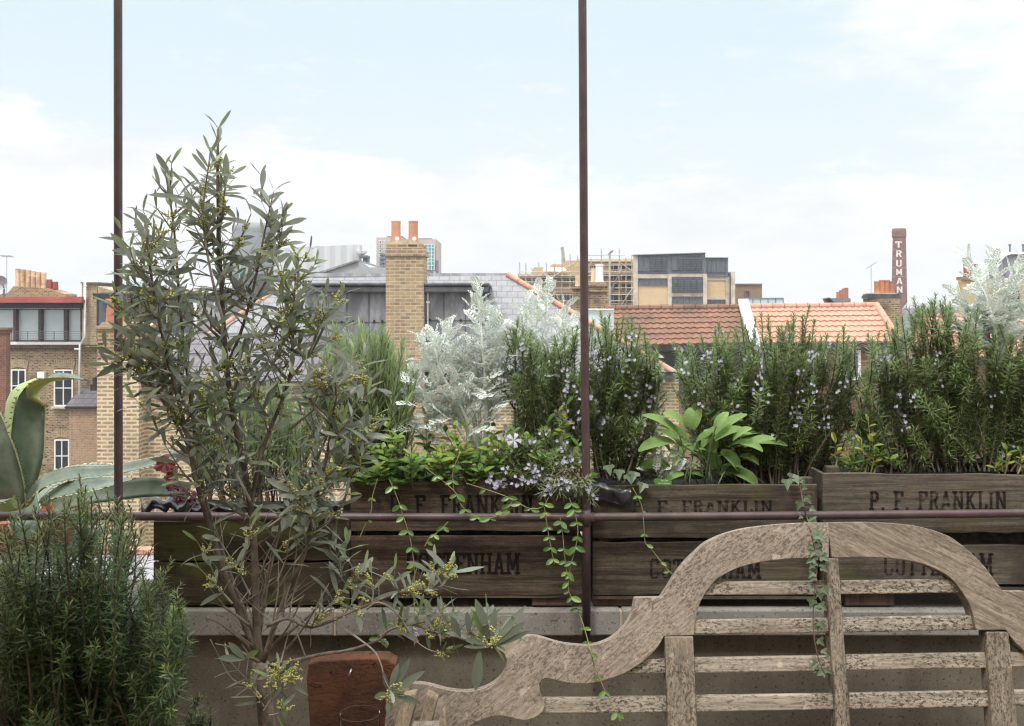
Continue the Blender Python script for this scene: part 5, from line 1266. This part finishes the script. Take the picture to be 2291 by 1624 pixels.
t = thing('heuchera', 'heuchera with two scarlet lobed leaves over the black liner', 'plant', P(405,1130,Y)); st.build('stems', M['redleaf'], t); lr.build('leaves', M['redleaf'], t); lp.build('dark_leaves', M['purpleleaf'], t)

# ---------------------------------------------------------------- agave
def agave_leaf(mb, me, ms, path, widths, ups, seed, teeth=26, ch=.35, thick=.008):
    """fleshy channelled leaf along a path (list of points), toothed margin, end spine"""
    r = random.Random(seed); n = 34; q = curve(path, n); rows = []
    for i,p in enumerate(q):
        t = i/n; k = t*(len(widths)-1); j = min(len(widths)-2,int(k)); w_ = (widths[j]+(widths[j+1]-widths[j])*(k-j))/2
        kk = t*(len(ups)-1); j2 = min(len(ups)-2,int(kk)); up = (V(ups[j2])+(V(ups[j2+1])-V(ups[j2]))*(kk-j2))
        d = (q[min(n,i+1)]-q[max(0,i-1)]).normalized(); s_ = d.cross(up).normalized(); nn = s_.cross(d)
        row = []
        for u in (-1,-.6,-.2,.2,.6,1): row.append(p+s_*(u*w_)+nn*(ch*w_*u*u))
        for u in (.6,.2,-.2,-.6): row.append(p+s_*(u*w_)+nn*(ch*w_*u*u-thick*(1.2-u*u)*min(1,w_*40)))
        rows.append((row,s_,nn,w_,d))
    vs = [x for row in rows for x in row[0]]; c = 10
    fa = []; fb = []
    for i in range(n):
        for j in range(c):
            f_ = (i*c+j, i*c+(j+1)%c, (i+1)*c+(j+1)%c, (i+1)*c+j)
            (fa if j < 5 else fb).append(f_)
    o = len(mb.v); mb.v.extend([tuple(x) for x in vs])
    for f_ in fa: mb.f.append(tuple(i+o for i in f_)); mb.m.append(0)
    for f_ in fb: mb.f.append(tuple(i+o for i in f_)); mb.m.append(1)
    for sg_,idx in ((-1,0),(1,5)):
        for k in range(teeth):
            t = (k+.5)/teeth*.95; i = int(t*n); row,s_,nn,w_,d = rows[i]; p = V(row[idx]); a = min(.008, w_*.3)
            me.add([p-d*a*1.3, p+d*a*1.3, p+s_*sg_*a*.8+d*a*.2], [(0,1,2)])
            ms.add([p+s_*sg_*a*.6-d*a*.15, p+s_*sg_*a*.6+d*a*.35, p+s_*sg_*a*1.5+d*a*.3], [(0,1,2)])
    ms.tube([q[-1],q[-1]+(q[-1]-q[-2]).normalized()*.016],[.0018,.0002],5)
Ya = 3.02
t = thing('agave', 'large blue green agave with toothed curling leaves behind the left pole', 'plant', P(40,1160,Ya))
pg = lambda x,y,dy=0.0: P(x,y,Ya+dy)
AL = [ # path, widths, ups
 ([pg(26,1165),pg(40,1090,-.02),pg(58,1020,-.04),pg(63,940,-.05),pg(72,888,-.06),pg(102,852,-.12),pg(150,845,-.17),pg(188,849,-.2)], [.085,.095,.092,.086,.075,.055,.03,.003], [(.45,-.85,.1),(.42,-.9,.1),(.45,-.85,.2),(.5,-.75,.4),(.55,-.6,.7),(.1,-.35,1),(0,-.3,1)]),
 ([pg(20,1150,-.05),pg(10,1080,-.10),pg(-8,1010,-.14),pg(-30,930,-.16),pg(-60,860,-.15)], [.10,.105,.10,.07,.003], [(.3,-1,.2),(.3,-1,.2),(.3,-1,.3)]),
 ([pg(52,1140,-.02),pg(95,1085,-.10),pg(160,1062,-.14),pg(230,1058,-.12),pg(300,1045,-.08),pg(370,1026,-.05),pg(455,996,-.02)], [.06,.06,.05,.045,.04,.03,.003], [(0,-.75,.7),(0,-.7,.75),(0,-.62,.8),(0,-.6,.8),(0,-.6,.8)]),
 ([pg(55,1142,.06),pg(110,1085,.10),pg(180,1056,.12),pg(240,1050,.12),pg(300,1050,.1)], [.055,.055,.05,.04,.012], [(0,-.7,.7),(0,-.6,.8),(0,-.5,.85)]),
 ([pg(75,1140,-.08),pg(130,1105,-.16),pg(180,1092,-.2),pg(230,1084,-.2),pg(296,1072,-.2)], [.06,.065,.06,.05,.012], [(0,-.6,.8),(0,-.55,.8),(0,-.4,.9)]),
 ([pg(120,1135,.0),pg(190,1108,.0),pg(260,1098,.02),pg(340,1090,.03),pg(425,1098,.04)], [.05,.062,.06,.058,.04], [(0,-.95,.35),(0,-1,.25),(0,-1,.2),(0,-1,.2)]),
 ([pg(60,1135,-.12),pg(65,1140,-.2),pg(62,1165,-.26),pg(55,1205,-.27)], [.075,.095,.095,.05], [(0,-.7,.75),(0,-.95,.3),(0,-1,-.05),(0,-1,-.1)]),
 ([pg(15,1140,-.15),pg(-10,1115,-.22),pg(-50,1110,-.25)], [.07,.08,.04], [(0,-.6,.8),(0,-.6,.8)]),
]
for i,(pa,wd,up) in enumerate(AL):
    m, me_, ms_ = MB(), MB(), MB(); agave_leaf(m, me_, ms_, pa, wd, up, i, 30 if i < 3 else 20, ch=(.45 if i in (0,1) else .28))
    if i == 0:
        LM = [(33,1030,10),(32,1000,17),(31,970,21),(31,937,21),(34,908,21),(43,884,20),(58,864,14),(82,848,5)]
        m.add([pg(x,y,-.075-.02*(y < 900)) for x,y,w in LM]+[pg(x-w*.5,y-2-w*.15,-.065-.02*(y < 900)) for x,y,w in LM]+[pg(x-w,y-w*.35,-.04-.02*(y < 900)) for x,y,w in LM], [(j+o_,j+1+o_,j+9+o_,j+8+o_) for o_ in (0,8) for j in range(7)], 1)
    for q_,k_ in ((me_,2),(ms_,3)): m.add(q_.v, q_.f, k_)
    m.build('leaf', [M['agave'], M['agave_back'], M['agave_edge'], M['spine']], t, smooth=True)
pc = P(48,1260,Ya+.02)
m = MB(); hh = P(0,1150,Ya).z-pc.z; m.lathe(pc,[(.01,0),(.12,0),(.165,hh*.82),(.185,hh*.83),(.185,hh),(.16,hh),(.15,hh*.8),(.01,hh*.8)],32)
tag(m.build('plant_pot', M['terra_dark'], loc=pc), 'sooty terracotta pot holding the agave behind the railing', 'plant pot')
m = MB(); a = P(-140,1262,2.80); b = P(240,1262,3.30); m.box((a.x,2.80,a.z-.03),(b.x,3.3,a.z)); structure(m.build('roof_ledge', M['coping']))

# ---------------------------------------------------------------- olive tree
r = random.Random(101); Y = 1.95
st, tw, lv, yl, bd = MB(), MB(), MB(), MB(), MB()
def opair(p, ax, an, L, elev=.55, young=False, single=False):
    a = ax.orthogonal().normalized(); b = ax.cross(a); out = a*math.cos(an)+b*math.sin(an)
    for sg_ in ((1,) if single else (1,-1)):
        if r.random() < .08: continue
        dv = (out*sg_+ax*elev+rvec(r,.22)).normalized(); l_ = L*r.uniform(.72,1.2)
        nn = (ax-dv*ax.dot(dv))+rvec(r,.5)
        leaf(yl if young and r.random() < .5 else lv, p, dv, nn, l_*1.14, l_*1.14*r.uniform(.165,.235), r.uniform(-.25,.6), .2, 6, obl, wave=.0004)
def raceme(p, ax, n=16, s=.0021, L=.026):
    d = (ax+rvec(r,.8)).normalized(); tw.tube([p,p+d*L], .0007, 4, cap=False)
    for i in range(n):
        t = .25+.75*i/n; bd.ball(p+d*(L*t)+rvec(r,.0042*(1.2-t*.6)), s*r.uniform(.7,1.15))
STEMS = []
def twig(pts, rad, t0=.15, sp=.022, L=.050, buds=.5, young=.18, sub=0, sublen=.09, subT=(.2,.92), thick=None, up=.8, leafless=False):
    n = 24; q = curve(pts, n); ln = sum((b-a).length for a,b in zip(q,q[1:]))
    if thick: STEMS.extend(q)
    (thick or tw).tube(q, [rad*(1-.72*i/n) for i in range(n+1)], 7 if rad > .003 else 5)
    sp *= .95; buds *= .85
    k = max(2,int(ln*(1-t0)/sp)); ph = r.uniform(0,6)
    if not leafless:
        for i in range(k+1):
            t = t0+(1-t0)*i/k; f_=min(n-1e-4,t*n); j=int(f_); p=q[j]+(q[j+1]-q[j])*(f_-j); ax=(q[j+1]-q[j]).normalized()
            opair(p, ax, ph+i*1.57+r.uniform(-.4,.4), L*(1-.35*max(0,(t-.8)/.2)), .55+.9*max(0,(t-.85)/.15), t > 1-young)
            if r.random() < buds and t < .97:
                for _ in range(r.randint(1,3)): raceme(p, ax+rvec(r,.6))
    for i in range(sub):
        t = subT[0]+(subT[1]-subT[0])*(i+r.uniform(.1,.9))/sub; f_=min(n-1e-4,t*n); j=int(f_); p=q[j]+(q[j+1]-q[j])*(f_-j); ax=(q[j+1]-q[j]).normalized()
        a=ax.orthogonal().normalized(); b=ax.cross(a); an=r.uniform(0,6.28); out=a*math.cos(an)+b*math.sin(an)*.8
        l_=sublen*r.uniform(.55,1.25)*(1.1-.45*t); d=(out+V((0,0,up))).normalized()
        m1_=p+d*l_*.5+rvec(r,.006); e=p+d*l_+V((0,0,l_*.25*up))
        twig([p,m1_,e], rad*.42 if rad*.42 > .0011 else .0011, .12, sp*.95, L*.95, buds, young*1.5)
def OP(l, dy=0.0, tilt=0.0): return [P(x,y,Y+dy+tilt*i) for i,(x,y) in enumerate(l)]
trunk = OP([(602,1900),(602,1700),(596,1610),(588,1540),(580,1480)]); st.tube(curve(trunk,14), [.019-.005*i/14 for i in range(15)], 12)
# main stems
twig(OP([(582,1490),(574,1400),(572,1300),(566,1180),(548,1050),(522,930),(506,800),(496,650),(490,520),(487,400),(488,288)]), .0085, .36, .030, .050, .35, .1, 24, .12, (.30,.86), st)
twig(OP([(578,1470),(540,1380),(505,1290),(470,1180),(440,1080),(420,980),(395,880),(372,790),(352,690),(336,600),(326,500)],.0,-.012), .0065, .36, .028, .050, .4, .12, 20, .085, (.34,.97), st)
twig(OP([(576,1440),(530,1330),(495,1230),(462,1130),(440,1000),(425,880),(410,760),(398,620),(388,500),(368,372)],.06,.004), .006, .40, .027, .050, .4, .12, 20, .12, (.38,.97), st)
twig(OP([(590,1480),(625,1370),(680,1240),(700,1150),(735,1000),(752,880),(745,840)],-.03,-.012), .006, .36, .026, .048, .65, .12, 16, .12, (.34,.96), st)
twig(OP([(580,1420),(600,1290),(635,1157),(683,1082),(733,972),(752,900)],.05,.01), .005, .34, .026, .048, .65, .12, 13, .11, (.30,.96), st)
twig(OP([(560,1130),(590,1000),(645,857),(655,760),(658,680),(664,572)],.0,.0), .0045, .15, .026, .05, .55, .14, 16, .10, (.15,.96), st)
twig(OP([(508,820),(540,740),(568,640),(590,530),(612,430)],.03,.004), .004, .12, .030, .052, .3, .14, 7, .09, (.3,.96), st)
twig(OP([(500,720),(470,600),(455,480),(470,340)],-.03,.0), .0032, .12, .027, .05, .25, .14, 8, .09, (.12,.9))
twig(OP([(560,690),(605,610),(628,530),(632,495)],.05,.004), .003, .12, .027, .052, .3, .16, 4, .07, (.35,.9))
twig(OP([(480,760),(400,700),(345,650),(315,590),(322,540)],.02,-.01), .003, .15, .025, .05, .4, .14, 8, .09, (.15,.9))
twig(OP([(440,1000),(370,900),(325,850),(290,820)],.0,-.02), .0034, .2, .024, .052, .55, .12, 9, .10, (.15,.95))
twig(OP([(450,1060),(400,960),(340,860),(310,815),(280,790)],-.05,-.01), .003, .25, .024, .05, .55, .12, 9, .10, (.2,.95))
twig(OP([(395,880),(340,790),(300,720),(275,690)],.03,.0), .0028, .12, .024, .05, .55, .15, 7, .09, (.15,.95))
twig(OP([(735,1230),(745,1187),(770,1120),(785,1072),(812,1012),(815,925)],-.04,.0), .0036, .62, .026, .046, .9, .3, 5, .05, (.68,.97), st)
twig(OP([(640,860),(690,790),(720,720),(735,690)],.0,.0), .003, .12, .024, .05, .6, .2, 7, .09, (.15,.95))
twig(OP([(650,960),(720,900),(780,850),(845,870)],.03,-.01), .003, .12, .026, .05, .7, .15, 7, .09, (.15,.95))
twig(OP([(600,1180),(680,1120),(760,1040),(840,960)],-.03,-.01), .003, .2, .026, .05, .7, .15, 7, .09, (.25,.95))
twig(OP([(520,930),(590,850),(640,760),(690,700)],.04,.0), .0028, .12, .026, .05, .6, .15, 7, .09, (.15,.95))
twig(OP([(560,1120),(500,1000),(480,900),(520,800)],-.06,.0), .0028, .12, .026, .05, .6, .15, 7, .09, (.15,.95))
# lower arching shoots to the right
twig(OP([(598,1400),(645,1383),(698,1403),(788,1368),(873,1333),(923,1323),(985,1313)],-.06,-.01), .0042, .32, .034, .048, .85, .22, 5, .05, (.4,.98), st)
twig(OP([(820,1362),(843,1348),(868,1356),(893,1378),(913,1408),(935,1438),(973,1458),(1005,1451)],-.10,-.004), .0026, .85, .03, .034, .8, .2)
twig(OP([(600,1490),(660,1478),(723,1463),(780,1455),(845,1433),(865,1413),(895,1401),(930,1399),(965,1413),(998,1424),(1048,1433),(1105,1446)],-.05,-.008), .0038, .38, .034, .047, .75, .16, 6, .04, (.45,.98), st)
twig(OP([(790,1420),(808,1433),(838,1458),(853,1488),(860,1518),(876,1550)],-.16,-.012), .0022, .93, .012, .043, .7, .3)
for x0,y0,x1,y1,dy in ((1085,1440,1090,1370,-.14),(1095,1445,1135,1400,-.14),(1080,1440,1065,1385,-.14),(760,1290,775,1215,-.06),(765,1300,745,1215,-.05),(700,1390,815,1270,-.08),(985,1313,1008,1268,-.12),(970,1412,990,1365,-.12),(1000,1425,1020,1380,-.13)):
    twig(OP([(x0,y0),((x0+x1)/2+3,(y0+y1)/2),(x1,y1)],dy), .0018, .1, .013, .05, .5, .25)
# low leafy shoots left and near the base
for x0,y0,x1,y1,dy in ((480,1290,440,1210,-.05),(520,1350,445,1270,-.06),(585,1560,515,1480,-.05),(590,1590,625,1500,-.08),(590,1580,560,1540,-.06),(602,1600,632,1580,-.1),(560,1330,480,1190,-.08),(620,1300,650,1180,-.07),(660,1260,700,1170,-.06),(540,1260,560,1160,-.09)):
    twig(OP([(x0,y0),((x0+x1)/2+6,(y0+y1)/2+5),(x1,y1)],dy), .002, .35, .018, .046, .45, .25)
# bare twigs
LOW = [p for p in STEMS if P(0,1500,Y).z < p.z < P(0,1270,Y).z and p.x < P(720,0,Y).x]
for _ in range(52):
    p_ = r.choice(LOW); x = CX+p_.x/p_.y*F; y = HY+(ZC-p_.z)/p_.y*F; l_ = r.uniform(40,150); an = r.uniform(-1.0,1.0)
    p0 = (x,y); p1 = (x+math.sin(an)*l_*.5+r.uniform(-8,8), y-math.cos(an)*l_*.5); p2 = (x+math.sin(an*1.1)*l_, y-math.cos(an)*l_)
    dy = p_.y-Y; twig([p_]+OP([p1,p2],dy+r.uniform(-.05,.05)), r.uniform(.0012,.0024), leafless=True)
for a,b,c in (((575,1460),(500,1400),(458,1380)),((580,1480),(520,1450),(480,1440)),((560,1400),(505,1360),(462,1345)),((590,1500),(660,1430),(720,1340)),((585,1470),(640,1410),(680,1330)),((583,1540),(520,1520),(470,1430)),((640,1420),(700,1370),(760,1300))):
    twig(OP([a,b,c],r.uniform(-.06,.06)), .0034, leafless=True, thick=st)
def leafV(b, e, w_, dy, m=None, curl=.2):
    a = P(*b,Y+dy); c = P(*e,Y+dy-.01); d_ = c-a
    leaf(m or lv, a, d_, V((.1,-.9,.35)), d_.length, S(w_,Y), curl, .18, 7, obl, wave=.0005)
for b,e,w_ in (((874,1548),(916,1475),15),((876,1548),(948,1502),15),((872,1546),(890,1487),14),((870,1552),(838,1560),15),((872,1554),(870,1601),15),((880,1553),(940,1573),14),((868,1545),(858,1505),10)): leafV(b,e,w_,-.20)
for b,e,w_ in (((1095,1425),(1065,1342),18),((1085,1425),(1060,1368),15),((1100,1425),(1108,1362),14),((1105,1440),(1175,1357),15),((1108,1442),(1173,1393),15),((1112,1445),(1184,1412),11),((1090,1440),(1040,1430),10),((1095,1447),(1038,1446),8),((1073,1455),(1064,1547),22),((1030,1425),(1010,1380),14),((1050,1420),(1045,1370),13)): leafV(b,e,w_,-.17)
for b,e,w_ in (((547,1473),(512,1438),15),((547,1474),(490,1471),15),((549,1472),(576,1456),13),((632,1530),(638,1612),17),((630,1500),(575,1520),10),((632,1506),(655,1478),9),((640,1520),(690,1556),8)): leafV(b,e,w_,-.08)
for x,y in ((632,1500),(618,1508),(645,1502),(610,1515),(655,1510),(628,1518)):
    for _ in range(3): raceme(P(x,y,Y-.09), V((r.uniform(-1,1),-.3,r.uniform(-.3,1))))
for x,y in ((878,1540),(872,1556),(1100,1440),(1108,1430),(1090,1450)):
    for _ in range(2): raceme(P(x,y,Y-.19), V((r.uniform(-1,1),-.3,r.uniform(-.3,1))))
t = thing('olive_tree', 'young olive tree with grey green leaves and yellow buds before the left crates', 'tree', V((P(602,0,Y).x,Y,.42)))
st.build('trunk', M['olivebark'], t, smooth=True); tw.build('twigs', M['olivetwig'], t); lv.build('leaves', M['olive'], t, smooth=True); yl.build('young_leaves', M['olive_young'], t, smooth=True); bd.build('buds', M['bud'], t)
hz = NT('thin city haze')
pvn = hz.n('VolumePrincipled', None, {'Color': (.93,.96,1.0,1), 'Density': .0008, 'Anisotropy': .2})
ho = hz.n('OutputMaterial'); hz.t.links.new(pvn.outputs[0], ho.inputs['Volume'])
m = MB(); m.box((-420,-70,GROUND-1.3),(420,920,40)); hzo = m.build('haze', hz.mat); hzo['kind'] = 'stuff'
# ================================================================= light, sky, camera
SUN_EL, SUN_AZ = 60.0, 205.0      # compass-style: the sun stands behind the viewer, a little to the left
w = bpy.data.worlds.new("World"); scene.world = w; w.use_nodes = True
nt = w.node_tree; nt.nodes.clear()
class WT(NT):
    def __init__(s): s.t = nt
t = WT()
d = t.coord('Generated')
sp = t.n('SeparateXYZ', None, {0: d}); X, Yd_, Z = sp.outputs[0], sp.outputs[1], sp.outputs[2]
sky = t.n('TexSky', {'sky_type': 'NISHITA', 'sun_disc': False, 'sun_elevation': R(SUN_EL), 'sun_rotation': R(SUN_AZ), 'air_density': 1.0, 'dust_density': 1.5, 'ozone_density': 1.0})
skyc = t.n('VectorMath', {'operation': 'SCALE'}, {0: sky.outputs[0], 'Scale': .085}).outputs[0]
zz = t.math('ADD', t.math('MAXIMUM', Z, 0.0), .14)
pv = t.n('CombineXYZ', None, {0: t.math('DIVIDE', X, zz), 1: t.math('DIVIDE', Yd_, zz), 2: 0.0}).outputs[0]
n1 = t.noise(t.map(pv, loc=(3.3,1.2,0)), 1.35, 9, .62, .25)
n2 = t.noise(t.map(d, sc=(1,1,2.6), loc=(.4,.2,.9)), 7.0, 8, .6)
n3 = t.noise(t.map(d, sc=(1,1,3.2), loc=(2.4,.7,.1)), 16.0, 8, .62)
nn = t.math('ADD', t.math('MULTIPLY', n2, .6), t.math('MULTIPLY', n3, .4))
wob = t.math('MULTIPLY', t.math('SUBTRACT', nn, .5), .17)
low = t.step(t.math('ADD', t.math('ADD', Z, wob), t.math('MULTIPLY', X, .07)), .149, .130, 0.0, 1.0)
right = t.step(t.math('ADD', t.math('ADD', t.math('ADD', X, t.math('MULTIPLY', Z, .7)), 0.0), t.math('MULTIPLY', wob, 4.0)), .40, .60)
high = t.step(t.math('ADD', n1, t.math('MULTIPLY', Z, .12)), .50, .64)
upm = t.step(Z, .30, .45)
cl = t.math('MAXIMUM', t.math('MAXIMUM', low, right), t.math('MULTIPLY', high, upm))
back = t.step(Yd_, .25, -.1)
cl = t.math('MAXIMUM', cl, t.math('MULTIPLY', back, t.step(n1, .38, .55)))
wisps = t.math('MULTIPLY', t.step(n3, .56, .68), t.step(Z, .34, .10, 0.0, .75))
cl = t.math('MAXIMUM', cl, wisps)
shade = t.step(t.noise(t.map(d, sc=(1,1,3.0), loc=(7,3,1)), 5.5, 8, .6), .42, .66)
cloud = t.mix(shade, (.66,.665,.67), (.57,.585,.597))
blue = t.mix(.84, skyc, (.545,.635,.675))
haze_ = t.step(Z, .27, .11)
blue = t.mix(t.math('MULTIPLY', haze_, .55), blue, (.58,.615,.63))
col = t.mix(cl, blue, cloud)
col = t.n('VectorMath', {'operation': 'SCALE'}, {0: col, 'Scale': t.math('MAXIMUM', t.step(Yd_, .3, -.2, 1.0, 1.35), t.step(Z, .38, .8, 1.0, 3.1))}).outputs[0]
col = t.mix(t.step(Z, .0, -.05), col, (.25,.24,.22))
bg = t.n('Background', None, {'Color': col, 'Strength': 1.0}); o = t.n('OutputWorld'); nt.links.new(bg.outputs[0], o.inputs[0])
sl = bpy.data.lights.new('sun', 'SUN'); sl.energy = 1.5; sl.angle = R(10); sl.color = (1,.96,.90)
so = bpy.data.objects.new('sun', sl); C.objects.link(so)
az = R(SUN_AZ); el = R(SUN_EL)
sd = V((math.sin(az)*math.cos(el), math.cos(az)*math.cos(el), math.sin(el)))   # towards the sun
so.rotation_euler = (-sd).to_track_quat('-Z', 'Y').to_euler(); so.location = sd*50
cd = bpy.data.cameras.new('camera'); cam = bpy.data.objects.new('camera', cd); C.objects.link(cam)
cam.location = (0,0,ZC); cam.rotation_euler = (R(90),0,0)
cd.sensor_width = 36; cd.lens = 36*F/2291.0; cd.shift_y = -(812-HY)/2291.0
cd.clip_start = .05; cd.clip_end = 3000
cd.dof.use_dof = True; cd.dof.focus_distance = 2.6; cd.dof.aperture_fstop = 22
scene.camera = cam
vs = scene.view_settings; vs.view_transform = 'Standard'; vs.look = 'None'; vs.exposure = .64; vs.gamma = 1.0
cy = scene.cycles; cy.max_bounces = 6; cy.transparent_max_bounces = 12; cy.use_denoising = True; cy.filter_width = 1.2
